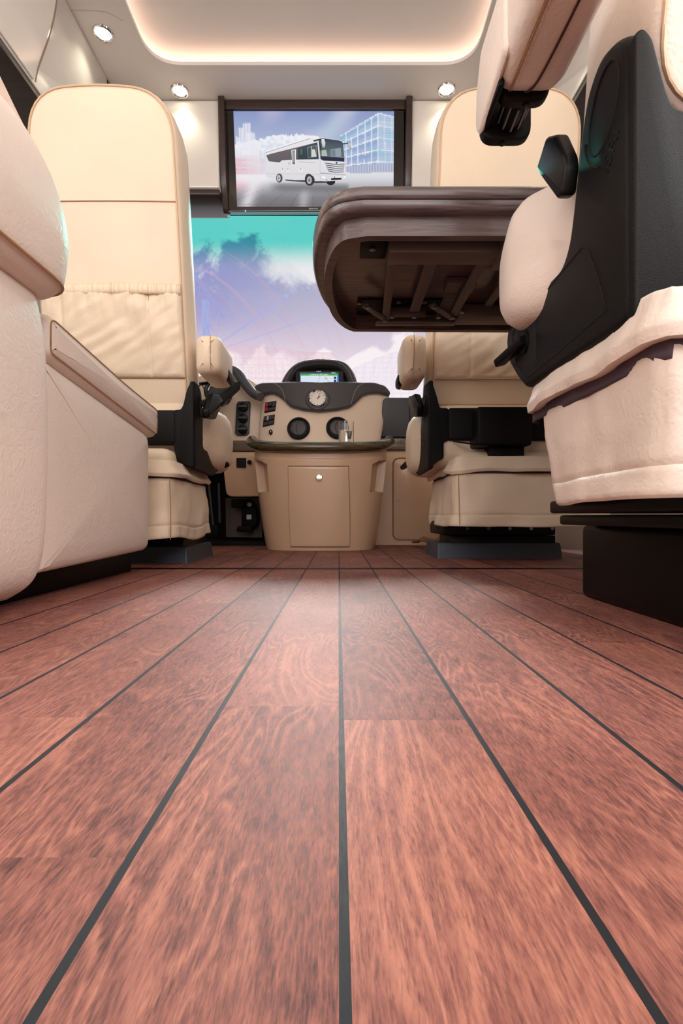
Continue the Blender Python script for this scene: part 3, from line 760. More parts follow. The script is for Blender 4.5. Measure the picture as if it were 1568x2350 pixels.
def band_noise(name,P,r,mat,parent,amp,freq,seed=0,flat=0.4):
    P=catmull(P,30); rings=[]
    base=tube_v(P,r,10,flat)
    c=0
    for i,ring in enumerate(base):
        k=1+amp*noise.noise(Vector((i*freq,seed,0)))+amp*0.6*math.sin(i*freq*2.7+seed)
        rings.append([P[i]+(v-P[i])*k for v in ring])
    return loft(name,rings,mat,parent,smooth=60)

def seat(key,root,mir,lea,D):
    """mir=+1: aisle side is the left (x smaller); D holds the measured outlines"""
    x0=D['cx']                       # aisle-side plane of the plastic cover
    s=mir
    # backrest
    bx0,bx1,bz0,bz1=D['back']; yb=D['yb']
    ol=rounded([(bx0,bz0),(bx1,bz0),(bx1,bz1),(bx0,bz1)],[D.get('rb',0.05),D.get('rb',0.05),0.12,0.12],8)
    ol=resample(ol,0.05)
    # crown
    ol=[(u,v+0.018*(1-((u-(bx0+bx1)/2)/((bx1-bx0)/2))**2)*sm(bz1-0.1,bz1,v)) for u,v in ol]
    W=D.get('bw',0.13)
    prof=[(0.020,0.0),(0.008,0.0015),(0.003,0.006),(0.0,0.014),(-0.004,0.04),(-0.004,W*0.6),(0.0,W*0.85),(0.014,W),(0.04,W+0.02)]
    nar=D.get('narrow',0.0); xc=(bx0+bx1)/2
    bm_=lambda u,v,w:(xc+(u-xc)*(1-nar*sm(bz0,bz1,v)),yb(v)+w-0.006*math.cos(2.5*(u-xc)/(bx1-bx0)),v)
    back=puff('backrest',ol,prof,bm_,lea,root,cap0=7,cap1=5,bulge1=0.02,smooth=60)
    # piping round the rear panel
    pi=inset2(ol,0.010); P=[Vector(bm_(u,v,-0.0005)) for u,v in pi]; P.append(P[0])
    loft('piping',tube_v(P,0.0028,6),SEAM2,back,caps=False)
    # cross seam
    zs=D.get('zseam')
    if zs: 
        tube('cross_seam',[Vector(bm_(bx0+0.012+(bx1-bx0-0.024)*k/12,zs,-0.0012)) for k in range(13)],0.0016,SEAM,back,6)
    # pocket
    pk=D.get('pocket')
    if pk:
        px0,px1,pz0,pz1,cols=pk
        def pf(a,b):
            u=px0+(px1-px0)*a; v=pz0+(pz1-pz0)*b
            e=min(a,1-a)*(px1-px0); e=min(1,e/0.01)*min(1,b*(pz1-pz0)/0.008)
            g=noise.noise(Vector((u*60,v*5,3)))*0.006*sm(0.62,1,b)+noise.noise(Vector((u*14+v*6,v*7,1)))*0.011*sm(0.1,0.8,b)+noise.noise(Vector((u*25-v*30,v*22,8)))*0.004
            for c in cols: g-=0.006*math.exp(-((u-c)/0.006)**2)
            return bm_(u,v,-(0.004+0.013*e*(0.5+0.5*b)+g*e))
        p=grid('seat_pocket',pf,90,60,lea,back,0.002,'gathered leather map pocket')
        top=[Vector(bm_(px0+(px1-px0)*k/8,pz1+0.012,-0.012+0.002*math.sin(k))) for k in range(9)]
        band_noise('elastic_band',top,0.0065,lea,back,0.22,0.9,flat=2.3)
        for c in cols:
            tube('pocket_seam',[Vector(pf((c-px0)/(px1-px0),b/10))+Vector((0.004,-0.0015,0)) for b in range(11)],0.0011,SEAM,p,5)
        tube('hem_seam',[Vector(bm_(px0+(px1-px0)*k/8,pz0,-0.004)) for k in range(9)],0.0016,SEAM,p,5)
    # side cover
    ol=D['cover']; Wc=D.get('wc',0.05)
    cov=puff('side_cover',rounded(ol,D.get('cover_r',0.012),4),bprof(min(0.012,Wc*0.45),Wc),lambda u,v,w:(x0+s*w,u,v),BLK,root,smooth=40)
    fx=lambda Y,z,off=0.0:Vector((x0-s*off,Y,z))
    (cy,cz),(ra,rb) =D['disc']
    ring=[fx(cy+ra*math.cos(t*math.pi/16)-0.25*ra*math.sin(t*math.pi/16),cz+rb*math.sin(t*math.pi/16),0.0) for t in range(33)]
    loft('disc_groove',tube_v(ring,0.0016*D['sc'],5,up=Vector((1,0,0))),CAVE,cov,caps=False)
    P=[fx(y,z,0.0) for y,z in D['crescent']]
    tube('crescent_groove',P,0.0022*D['sc'],CAVE,cov,5,5)
    P=[fx(y,z,-0.0002) for y,z in D['panel']]
    tube('panel_groove',P,0.0013*D['sc'],CAVE,cov,5,5)
    # lettering strokes pressed into the cover
    if 'mark' in D:
        (my,mz,ms)=D['mark']
        c,si=math.cos(math.radians(D.get('mrot',52))),math.sin(math.radians(D.get('mrot',52)))
        ya=Vector((0,-c,si)); up=Vector((0,si,c)) 
        if s<0: ya=Vector((0,c,si)); up=Vector((0,-si,c))
        xa_=ya; 
        text('lettering','ISRI',ms,fx(my,mz,0.0002),frame_rot(xa_,up),BLKS,cov,ext=0.0005)
    # recessed well with adjuster lever
    (wy0,wy1,wz0,wz1)=D['well']
    wl=rounded([(wy0,wz0),(wy1,wz0+0.25*(wz1-wz0)),(wy1-0.1*(wy1-wy0),wz1),(wy0+0.05*(wy1-wy0),wz1*0.9+wz0*0.1)],0.006,3)
    puff('lever_well',wl,[(0.002,-0.0008),(0.0,0.0)],lambda u,v,w:(x0+s*w,u,v),CAVE,cov)
    cyl('adjuster_wheel',fx((wy0+wy1)/2,wz0+(wz1-wz0)*0.55,-0.006),(-s,0,0),0.024*D['sc'],0.012,BLK,cov,seg=24)
    a,b=D['lever']
    p=fx(a[0],a[1],0.006); q=fx(b[0],b[1],0.022)
    bar('adjuster_lever',p,q,0.018*D['sc'],0.026*D['sc'],BLKS,root,up=Vector((1,0,0.3)))
    # cross beam behind the seat base
    rp,ry=D['ret']
    puff('rear_cover',rounded([XZ(a,b,ry) for a,b in rp],0.008,4),bprof(0.003,0.05),lambda u,v,w:(u,ry+w,v),BLK,cov,smooth=40)
    for nm,a in D['beams']:
        box(nm,*a,BLK,root,r=0.008,seg=3)
    # seat cushion
    q=D['cushion']; cw=D['cushw']
    cp=resample(rounded(q,D.get('cr',0.06),8),0.03)
    cxs=D['cushx']; ct=D.get('ctuck',(0,0,1))
    puff('seat_cushion',cp,[(0.05,0.004),(0.03,0.010),(0.014,0.022),(0.004,0.042),(0,0.07),(0,cw-0.07),(0.004,cw-0.04),(0.03,cw-0.01)],lambda u,v,w:(cxs+s*(w+ct[0]*(1-sm(ct[1],ct[2],u))),u,v),lea,root,cap0=4,bulge0=-0.004,smooth=60)
    # buckle / belt box
    bo=D['belt']
    puff('buckle_housing',rounded(bo['ol'],bo.get('r',0.006),3),bprof(bo.get('e',0.006),bo['w']),lambda u,v,w:(bo['x']+s*w*1.0,u+bo.get('shy',0)*w,v+bo.get('shz',0)*w),BLKS,root)
    # armrest
    ar=D['arm']
    def afm(u,v,w): return (u,ar['y0']+w,v+ar.get('slope',0)*w)
    aol=rounded([(ar['x0'],ar['z0']),(ar['x1'],ar['z0']),(ar['x1'],ar['z1']),(ar['x0'],ar['z1'])],ar.get('r',0.03),6)
    L=ar['L']; sgn=1
    arm=puff('armrest',aol,[(0.028,0.0),(0.012,0.006),(0.003,0.018),(0,0.035),(0.0,L*0.5),(0.001,L-0.03),(0.006,L-0.012),(0.02,L)],afm,lea,root,cap0=3,bulge0=-0.004,cap1=2,smooth=60)
    return arm,cov,back
SEAM2=leather('piping_leather',(214,182,148))
def yl(z0,y0,z1,y1,c=0.0):
    return lambda z:y0+(y1-y0)*(z-z0)/(z1-z0)+c*((z-z0)/(z1-z0))**2
# ----- driver seat
def mapc(pts,x): return [SIDE(a,b,x) for a,b in pts]
R1=thing('driver_seat','cream leather driver seat with rear map pocket, left front','seat',(-0.66,1.6,0),'cab seats')
R1['group']='front cab seats'
cx=-0.41
cov=[(447,873),(456,881),(463,899),(466,940),(472,983),(478,1005),(508,1033),(510,1048),(506,1066),(494,1092),(484,1092),(447,1076)]
D=dict(cx=cx,sc=0.9,back=(-0.868,-0.443,0.455,1.300),yb=yl(0.455,1.535,1.32,1.41,-0.02),rb=0.045,narrow=0.02,
 zseam=PX(400,470,1.455).z,pocket=(-0.864,-0.452,PX(400,868,1.52).z,PX(400,684,1.50).z,[PX(150,680,1.5).x,PX(346,680,1.5).x]),
 cover=mapc(cov,cx),cover_r=0.010,wc=0.016,disc=((1.545,0.50),(0.042,0.035)),
 crescent=mapc([(469,935),(467,950),(462,957)],cx),panel=mapc([(449,1070),(455,1020),(466,1008),(472,1012),(497,1040)],cx),
 mark=(SIDE(455,955,cx)[0],SIDE(455,955,cx)[1],0.028),
 well=(SIDE(497,1050,cx)[0],SIDE(502,1050,cx)[0],SIDE(497,1085,cx)[1],SIDE(497,1040,cx)[1]),
 lever=(SIDE(497,1053,cx),SIDE(505,1068,cx)),
 beams=[('cross_beam',(-0.86,-0.462,1.45,1.50,PX(300,1018,1.45).z,PX(300,940,1.45).z)),
        ],ret=([(444,874),(438,875),(428,895),(420,930),(414,940),(398,940),(398,1019),(404,1055),(412,1062),(444,1074)],1.453),
 cushion=[(1.50,0.30),(1.50,0.485),(1.84,0.51),(1.90,0.42),(1.86,0.285)],cushx=-0.375,ctuck=(0.03,1.60,1.72),cushw=0.50,cr=0.07,
 belt=dict(ol=mapc([(480,902),(494,905),(505,921),(487,962),(470,958),(469,940)],-0.385),x=-0.372,w=0.022,shy=0.1,shz=-0.1),
 arm=dict(x0=-0.422,x1=-0.345,z0=PX(0,858,1.5).z,z1=PX(0,766,1.5).z,y0=1.49,L=0.21,r=0.03))
a1,c1,b1=seat('driver',R1,-1,LEAF,D)
tube('arm_seam',[PX(483,769,1.487),PX(483,790,1.484),PX(483,830,1.484),PX(484,856,1.488)],0.0012,SEAM,a1,5,4)
box('armrest_bracket',-0.366,-0.342,1.60,1.69,0.566,0.606,BLKS,R1,r=0.012,seg=3)
# ----- passenger seat
R2=thing('passenger_seat','cream leather front passenger seat behind the table','seat',(0.53,1.8,0),'front cab seats')
cx=0.285
covp=[(984,871),(972,883),(969,918),(965,990),(960,1008),(940,1030),(939,1056),(957,1092),(984,1076)]
Yp=1.60
D=dict(cx=cx,sc=0.9,back=(0.300,0.755,0.505,1.43),yb=yl(0.5,1.72,1.42,1.555,-0.0),rb=0.05,narrow=0.02,
 zseam=1.11,pocket=(0.315,0.74,PX(400,872,1.70).z,0.86,[PX(1078,780,1.69).x]),
 cover=mapc(covp,cx),cover_r=0.010,wc=0.016,disc=((1.70,0.50),(0.042,0.04)),
 crescent=mapc([(968,935),(968,950),(972,957)],cx),panel=mapc([(984,1066),(976,1020),(969,1008),(962,1012),(948,1036)],cx),
 mark=(SIDE(976,955,cx)[0],SIDE(976,955,cx)[1],0.028),
 well=(SIDE(950,1050,cx)[0],SIDE(945,1050,cx)[0],SIDE(950,1080,cx)[1],SIDE(950,1040,cx)[1]),
 lever=(SIDE(948,1055,cx),SIDE(938,1073,cx)),
 beams=[('cross_beam',(0.345,0.72,1.60,1.66,PX(1030,1010,Yp).z,PX(1030,935,Yp).z)),
        ('motor_box',(PX(1097,0,1.53).x,PX(1222,0,1.53).x,1.53,1.64,PX(1030,1022,1.53).z,PX(1030,932,1.53).z)),
        ('bracket',(PX(1120,0,1.58).x,PX(1200,0,1.58).x,1.56,1.63,PX(1030,1056,1.56).z,PX(1030,1022,1.56).z))],ret=([(986,872),(992,875),(1002,905),(1010,936),(1030,936),(1030,1012),(1019,1014),(1019,1052),(1006,1058),(986,1076)],1.614),
 cushion=[(1.62,0.30),(1.62,0.50),(1.99,0.53),(2.06,0.43),(2.02,0.285)],cushx=0.258,ctuck=(0.03,1.75,1.87),cushw=0.50,cr=0.07,
 belt=dict(ol=mapc([(958,903),(944,908),(943,925),(956,957),(964,955),(966,930)],0.265),x=0.255,w=0.022,shy=0.1,shz=-0.1),
 arm=dict(x0=0.205,x1=0.283,z0=PX(0,866,1.62).z,z1=PX(0,762,1.62).z,y0=1.62,L=0.20,r=0.03))
a2,c2,b2=seat('pass',R2,1,LEAF,D)
tube('arm_seam',[PX(951,768,1.617),PX(951,800,1.614),PX(949,835,1.614),PX(948,864,1.618)],0.0012,SEAM,a2,5,4)
box('armrest_bracket',0.200,0.225,1.73,1.81,0.585,0.625,BLKS,R2,r=0.012,seg=3)
tube('wire',[(0.36,1.60,0.375),(0.40,1.55,0.36),(0.44,1.54,0.355),(0.47,1.55,0.36)],0.003,BLKS,R2,6,6)
# ----- cab seat lower halves
def base(root,s,xa,xb,yr,ym,zt,zm,zb,seed,zt2=None,plx=None,ply=None):
    """xa aisle-side x, xb outer x, yr rear plane, ym far end"""
    g=0.03
    path=[(xa+s*0.01,ym),(xa,yr+g),(xa+s*0.008,yr+0.008),(xa+s*g,yr),(xb,yr)]
    if s>0: path=[path[0],path[1],path[2],path[3],path[4]]
    else: path=list(reversed(path))
    # outward normal check: for s>0 travelling toward the camera then right
    skirt('upper_valance',path,[(zt,-0.012),((zt+zm)/2,0.0),(zm+0.008,0.010),(zm,0.006),(zm+0.004,-0.008)],LEAF,root,amp=0.010,seed=seed,freq=12)
    skirt('velcro_tape',path,[(zm+0.02,-0.010),(zm-0.012,-0.010)],VELC,root,amp=0.001,seed=seed,label='mauve fastening tape under the valance')
    lo=skirt('lower_valance',path,[(zm-0.006,-0.006),((zm+zb)/2,0.0),(zb+0.036,0.004),(zb+0.034,0.0015),(zb+0.032,0.0055),(zb+0.004,0.007),(zb,0.005)],LEAF,root,amp=0.012,seed=seed+3,freq=8)
    hp=[(p[0],p[1]) for p in path]
    c=3 if s>0 else 1
box_y=None
base(R1,-1,-0.43,-0.86,1.325,1.72,0.288,0.245,0.078,2.0)
base(R2,1,0.340,0.80,1.505,1.93,0.318,0.272,0.110,6.0)
tube('corner_seam',[(-0.437,1.325,0.235),(-0.432,1.318,0.15),(-0.432,1.316,0.08)],0.0013,SEAM,R1,5,5)
tube('corner_seam',[(0.352,1.500,0.262),(0.352,1.492,0.18),(0.353,1.49,0.115)],0.0013,SEAM,R2,5,5)
# inner cloth up to the cushion
box('inner_cover',-0.84,-0.46,1.40,1.70,0.235,0.33,LEAF,R1,r=0.03,seg=4)
box('inner_cover',0.375,0.78,1.58,1.90,0.26,0.345,LEAF,R2,r=0.03,seg=4)
def plinth(root,x0,x1,y0,y1,h,seed):
    def rr(i,z): return [(x0+i,y0+i*1.2,z),(x1-i,y0+i*1.2,z),(x1-i,y1-i,z),(x0+i,y1-i,z)]
    ol=rounded([(x0,y0),(x1,y0),(x1,y1),(x0,y1)],0.012,4)
    puff('plinth',ol,[(0.0,0.0),(0.002,0.008),(0.005,h*0.75),(0.009,h),(0.016,h+0.002)],lambda u,v,w:(u,v,w),RUB,root,label='slate grey moulded foot cover')
    box('slide_rail',x0+0.05,x1-0.02,y0+0.015,y1-0.03,h*0.4,h+0.026,BLKS,root,r=0.004)
    box('slide_plate',x0+0.02,x1-0.03,y0-0.01,y1,h+0.028,h+0.075,BLKS,root,r=0.006)
    for k in range(5):
        cyl('bolt',(x0+0.10+k*0.07,y0-0.011,h+0.05),(0,-1,0),0.006,0.004,STEEL,root,seg=10)
plinth(R1,-0.90,-0.45,1.537,1.85,0.047,1)
plinth(R2,0.325,0.748,1.70,1.93,0.050,2)
# ----- near seat on the right
R3=thing('swivel_seat','cream leather swivel seat with black side cover at right foreground','seat',(0.60,0.75,0))
cx=0.34
cv=[(1443,74),(1405,92),(1375,130),(1345,215),(1329,320),(1311,495),(1303,560),(1288,612),(1200,705),(1163,757),(1160,790),(1165,832),(1185,868),(1204,893),(1400,768),(1446,738)]
cvp=mapc(cv,cx); 
D=dict(cx=cx,sc=0.85,back=(0.375,0.83,0.62,1.42),yb=yl(0.62,0.625,1.4,0.50,0.0),rb=0.10,bw=0.21,
 cover=cvp,cover_r=0.02,wc=0.03,disc=(SIDE(1385,252,cx),(0.036,0.048)),
 crescent=mapc([(1343,334),(1346,358),(1355,378),(1372,386)],cx),
 panel=mapc([(1178,795),(1178,765),(1190,742),(1228,700),(1322,584),(1338,570),(1350,578),(1370,632),(1386,690),(1386,712),(1374,728),(1222,858),(1207,861),(1193,846),(1180,812),(1178,795)],cx),
 mark=(SIDE(1402,340,cx)[0],SIDE(1402,340,cx)[1]-0.004,0.030),mrot=50,
 well=(SIDE(1232,800,cx)[0],SIDE(1185,800,cx)[0],SIDE(1222,846,cx)[1],SIDE(1206,728,cx)[1]),
 lever=(SIDE(1215,778,cx),SIDE(1172,832,cx)),
 beams=[('rear_shroud',(0.40,0.80,0.61,0.70,0.36,0.60))],ret=([(1457,76),(1476,60),(1498,82),(1530,205),(1546,246),(1600,262),(1600,760),(1457,735)],0.591),
 cushion=[(0.64,0.46),(0.64,0.60),(0.80,0.69),(0.90,0.705),(1.00,0.635),(0.995,0.48)],cushx=0.294,cushw=0.50,cr=0.075,ctuck=(0.05,0.80,0.90),
 belt=dict(ol=mapc([(1254,313),(1276,308),(1296,355),(1299,380),(1291,446),(1278,458),(1238,402),(1231,388)],0.307),x=0.306,w=0.021,e=0.006,shy=0.0,shz=0.0),
 arm=dict(x0=0.2175,x1=0.302,z0=0.731,z1=0.850,y0=0.30,L=0.43,r=0.030))
D['arm']['x1']=0.314
a3,c3,b3=seat('near',R3,1,LEAN,D)
# armrest seams and end bracket
ax0,ax1,az0,az1=0.2175,0.314,0.731,0.850
def under(x,y,off=0.0006): return Vector((x,y,az0-off))
tube('middle_seam',[under(0.276,0.36),under(0.276,0.55),under(0.274,0.64),under(0.271,0.69),under(0.267,0.712,-0.002),Vector((0.263,0.727,az0+0.012))],0.0018,pmat('dark_seam',(70,45,38),0.7),a3,6,6)
for xx in (0.2365,0.2395): tube('edge_seam',[under(xx,0.36,0.0002),under(xx,0.6,0.0002),under(xx,0.68,0.0002),Vector((xx+0.002,0.716,az0+0.004))],0.0009,SEAM,a3,5,6)
stitch('edge_stitch',[under(0.2425,0.36),under(0.2425,0.6),under(0.2425,0.70)],SEAML,a3,L=0.006,gap=0.003,r=0.0007)
br=puff('end_bracket',rounded([(0.228,0.729),(0.3000,0.729),(0.3000,0.80),(0.228,0.80)],0.022,6),bprof(0.004,0.018),lambda u,v,w:(u,0.724+w,v),BLK,R3)
bo=rounded([(0.2175,0.680),(0.2950,0.680),(0.2950,0.76),(0.2175,0.83)],[0.022,0.022,0.01,0.01],5)
puff('end_cup',rounded([(0.2195,0.718),(0.296,0.718),(0.296,0.80),(0.2195,0.82)],[0.022,0.022,0.005,0.005],6),bprof(0.004,0.018),lambda u,v,w:(u,0.784+w,v),BLK,R3)
box('cup_wall',0.2195,0.2280,0.70,0.79,0.730,0.82,BLK,R3,r=0.003)
k=cyl('rotary_grip',(0.262,0.738,0.752),(0.0,1,-0.12),0.0195,0.048,BLKS,R3,seg=24)
for t in range(5):
    an=math.radians(200+t*35); cxk,czk=0.262+0.0198*math.cos(an),0.750+0.0198*math.sin(an)
    bar('grip_rib',(cxk,0.744,czk),(cxk,0.780,czk-0.004),0.003,0.002,pmat('rib_sheen',(90,92,98),0.2) if t==0 else bpy.data.materials['rib_sheen'],k)
for (x,y,z) in ((0.268,0.733,0.7285),(0.254,0.793,0.7175)): cyl('screw',(x,y,z),(0,0,-1),0.0045,0.002,BLKS,R3,seg=12)
# leather leaf wrapping the outer side of the bracket
lf=[(0.66,0.845),(0.66,0.742),(0.74,0.733),(0.79,0.728),(0.806,0.745),(0.800,0.80),(0.775,0.845)]
puff('armrest_tip',rounded(lf,0.012,5),[(0.006,0.0),(0.002,0.002),(0,0.005),(0.001,0.008)],lambda u,v,w:(0.2145+w,u,v),LEAN,R3,smooth=50)
# lower half
yr=0.532; xa=0.342
path=[(xa+0.02,0.935),(xa+0.004,0.925),(xa,0.905),(xa,yr+0.03),(xa+0.008,yr+0.008),(xa+0.03,yr),(0.80,yr)]
def zf1(t,f): return 0.008*math.exp(-((t-0.40)/0.05)**2)*(1-f)
skirt('upper_valance',path,[(0.382,-0.010),(0.360,0.000),(0.340,0.011),(0.327,0.010),(0.328,-0.004)],LEAN,R3,amp=0.006,seed=11,freq=13,maxl=0.008,zf=zf1,sh=lambda t,f:-0.012*f*(1-sm(0.0,0.4,t)))
skirt('velcro_tape',path,[(0.345,-0.006),(0.308,-0.006)],VELC,R3,amp=0.001,seed=3,maxl=0.008,label='mauve fastening tape under the valance')
path2=[(xa+0.03,0.895),(xa+0.010,0.890),(xa+0.003,0.87),(xa+0.004,yr+0.03),(xa+0.012,yr+0.008),(xa+0.034,yr+0.002),(0.80,yr)]
path2b=path2
lv=skirt('lower_valance',path2,[(0.322,-0.004),(0.25,0.002),(0.197,0.004),(0.1955,0.0018),(0.194,0.0055),(0.166,0.009),(0.162,0.006)],LEAN,R3,amp=0.010,seed=21,freq=8,maxl=0.008,zf=lambda t,f:-0.002*f,sh=lambda t,f:-0.075*f*(1-sm(0.0,0.5,t)))
box('slide_rail',0.375,0.80,0.36,0.87,0.126,0.142,BLKS,R3,r=0.004); box('slide_plate',0.362,0.80,0.34,0.88,0.145,0.166,BLKS,R3,r=0.005); box('inner_frame',0.40,0.80,0.62,0.88,0.166,0.45,BLKS,R3,r=0.01)
box('pedestal',0.427,0.82,0.28,0.902,0.0,0.125,BLKS,R3,r=0.010,seg=4,label='black painted steel pedestal box')
# ---------- side sofa and armchair on the left
S=thing('side_sofa','cream leather side bench along the left wall before driver seat','sofa',(-0.8,1.05,0))
def fb(u,v,w): return (-0.462-w,u,v+0.0)
ol=resample(rounded([(0.70,0.052),(1.236,0.058),(1.236,0.335),(0.70,0.39)],[0.02,0.03,0.03,0.02],5),0.04)
def base_map(u,v,w):
    b=0.012*math.cos((v-0.2)/0.2*1.3)
    return (-0.476+b*0.9-w-0.10*sm(0.25,0.40,v)*0-(-0.006),u,v)
puff('front_panel',rounded([(0.792,0.050),(1.250,0.058),(1.250,0.338),(0.792,0.39)],[0.01,0.03,0.03,0.01],5),[(0.018,-0.004),(0.008,0.0),(0.002,0.006),(0,0.016),(0,0.60)],lambda u,v,w:(-0.462-w,u,v),LEAN,S,cap0=5,bulge0=-0.010,smooth=60)
def cush(u,v,w): return (-0.462+0.012-w,u,v)
puff('seat_cushion',resample(rounded([(0.795,0.388),(1.285,0.332),(1.295,0.415),(1.10,0.430),(0.795,0.466)],[0.02,0.024,0.03,0.05,0.03],6),0.05),[(0.022,0),(0.010,0.004),(0.003,0.012),(0,0.024),(0,0.6)],cush,LEAN,S,cap0=4,bulge0=-0.004,smooth=60)
co_=inset2(resample(rounded([(0.795,0.388),(1.285,0.332),(1.295,0.415),(1.10,0.430),(0.795,0.466)],[0.02,0.024,0.03,0.05,0.03],6),0.05),0.011)
q_=[Vector((-0.4530,a,b)) for a,b in co_]; q_.append(q_[0]); loft('cushion_seam',tube_v(q_,0.0014,5),SEAM,S,caps=False)
box('toe_kick',-1.15,-0.53,0.80,1.31,0,0.06,BLKS,S,r=0.003)
A=thing('armchair','cream leather armchair end with padded top at left foreground','armchair',(-0.8,0.4,0))
def lsec(u0,yfar,r):
    pass
# body: plan outline swept upward, waist bulging
pl=resample(rounded([(-0.420,-0.20),(-0.420,0.770),(-1.10,0.770),(-1.10,-0.20)],[0.02,0.05,0.03,0.02],8),0.06)
rings=[]
for z,i in ((0.018,0.07),(0.024,0.045),(0.040,0.020),(0.065,0.008),(0.12,0.0),(0.30,-0.002),(0.40,0.002),(0.47,0.015),(0.52,0.04),(0.55,0.075)):
    rings.append([(a,b,z) for a,b in inset2(pl,i)])
bd_=subsurf(loft('body',rings,LEAN,A,smooth=0))
for f_ in bd_.data.polygons: f_.use_smooth=True
rings=[]
pl2=resample(rounded([(-0.394,-0.20),(-0.394,0.790),(-1.10,0.790),(-1.10,-0.20)],[0.02,0.07,0.03,0.02],8),0.06)
for z,i in ((0.455,0.045),(0.462,0.020),(0.475,0.010),(0.4765,0.0045),(0.50,0.001),(0.54,-0.003),(0.585,0.003),(0.635,0.018),(0.690,0.046),(0.735,0.082),(0.765,0.12),(0.785,0.17)):
    rings.append([(a,b,z-0.04*sm(0.0,0.3,0.735-b)*0) for a,b in inset2(pl2,i)])
pad=subsurf(loft('padded_top',rings,LEAN,A,smooth=0))
for f_ in pad.data.polygons: f_.use_smooth=True
q=inset2(pl2,0.006); P=[Vector((a,b,0.4765)) for a,b in q]; P.append(P[0]); loft('pad_seam',tube_v(P,0.0022,6),SEAM,pad,caps=False)
# ---------- table
T=thing('drop_leaf_table','dark oak table with rounded end seen from below, lift gear underneath','table',(0.4,1.2,0.667))
pl=[(0.95,0.94),(0.047,0.94),(0.0,0.953),(-0.03,0.992),(-0.050,1.07),(-0.058,1.163),(-0.053,1.27),(-0.036,1.37),(-0.002,1.45),(0.048,1.50),(0.95,1.50)]
pc=[(p.x,p.y) for p in catmull([Vector((a,b,0)) for a,b in pl[1:-1]],6)]
plan=[pl[0]]+pc+[pl[-1]]; plan=list(reversed(plan)) 
zm_=lambda z0:(lambda u,v,w:(u,v,z0+w))
puff('tabletop',plan,bprof(0.008,0.025),zm_(0.7245),TWOOD,T,smooth=50)
puff('shadow_gap',inset2(plan,0.008),[(0,0),(0,0.005)],zm_(0.7200),CAVE,T)
puff('lower_top',plan,[(0.012,0),(0.004,0.0015),(0.0005,0.007),(0,0.017)],zm_(0.704),TWOOD,T,smooth=50)
ap=inset2([(0.95,0.94)]+[p for p in pc]+[(0.95,1.50)],0.026)
pa=[(0.93,0.962),(0.055,0.962)]+[p for p in ap if p[0]<0.045 and p[1]>0.97]+[(0.93,1.476)]
pin=inset2(pa,0.018)
v=[];f=[]
n=len(pa)
for z in (0.667,0.7045):
    for p in pa: v.append((p[0],p[1],z))
    for p in pin: v.append((p[0],p[1],z))
for i in range(n-1):
    f+= [(i,i+1,2*n+i+1,2*n+i),(n+i,n+i+1,3*n+i+1,3*n+i),(i,i+1,n+i+1,n+i),(2*n+i,2*n+i+1,3*n+i+1,3*n+i)]
f+=[(0,n,3*n,2*n),(n-1,2*n-1,4*n-1,3*n-1)]
mk('apron',v,f,wood('oak_apron',(74,60,58),(106,90,86),scale=(5,70,90),rough=0.4,coat=0.15),T,40)
G=(lambda px,py,z:Vector(((px-VX)*((z-EY)*F/(VY-py))/F,(z-EY)*F/(VY-py),z)))
for z in ():
    pass
y0=G(890,548,0.701).y
box('gear_beam',G(890,600,0.662).x,G(1140,600,0.662).x,1.012,1.065,0.662,0.701,MET,T,r=0.003)
box('beam_bracket',G(1134,600,0.664).x,G(1160,600,0.664).x,1.0,1.085,0.66,0.703,MET,T,r=0.002)
zr=0.672
def link(nm,a,b,w,z=zr,h=0.008): bar(nm,G(a[0],a[1],z),G(b[0],b[1],z),w,h,MET,T)
link('lift_arm',(900,600),(884,738),0.020); link('lift_arm',(990,600),(951,712),0.026,0.682); link('lift_arm',(1108,600),(1040,722),0.022); link('lift_arm',(1190,600),(1120,700),0.020,0.684)
link('short_link',(838,701),(882,731),0.018,0.668,0.006); link('short_link',(992,700),(1040,731),0.018,0.668,0.006)
a=G(862,742,0.667); b=G(1045,742,0.667)
box('gear_rail',a.x,b.x,a.y-0.010,a.y+0.016,0.665,0.672,MET,T,r=0.002)
box('gear_rail_back',G(895,725,0.68).x,G(975,725,0.68).x,1.36,1.372,0.672,0.694,MET,T,r=0.002)
box('side_rail',G(1042,740,0.667).x,G(1200,740,0.667).x,1.34,1.405,0.664,0.696,MET,T,r=0.003)
box('receiver_box',G(1030,640,0.69).x,G(1100,640,0.69).x,G(1030,655,0.69).y-0.02,G(1030,655,0.69).y+0.03,0.684,0.702,MET,T,r=0.003)
box('black_plate',G(820,700,0.70).x,G(1010,700,0.70).x,G(820,722,0.70).y-0.10,G(820,722,0.70).y,0.698,0.7035,BLKS,T,r=0.001)
box('black_plate',G(828,560,0.70).x,G(890,560,0.70).x,G(828,590,0.70).y-0.08,G(828,590,0.70).y,0.696,0.7035,BLKS,T,r=0.001)
for (px,py,z) in ((825,695,0.697),(915,693,0.697),(975,693,0.697),(845,704,0.664),(996,704,0.664),(884,735,0.664),(1040,728,0.664),(900,726,0.664),(951,726,0.664),(1006,727,0.664),(1060,715,0.662),(855,570,0.695)):
    cyl('bolt',G(px,py,z),(0,0,-1),0.0065,0.004,STEEL,T,seg=12)
cyl('bolt',(G(1141,560,0.68).x,0.998,0.684),(0,-1,0),0.005,0.003,STEEL,T,seg=12)
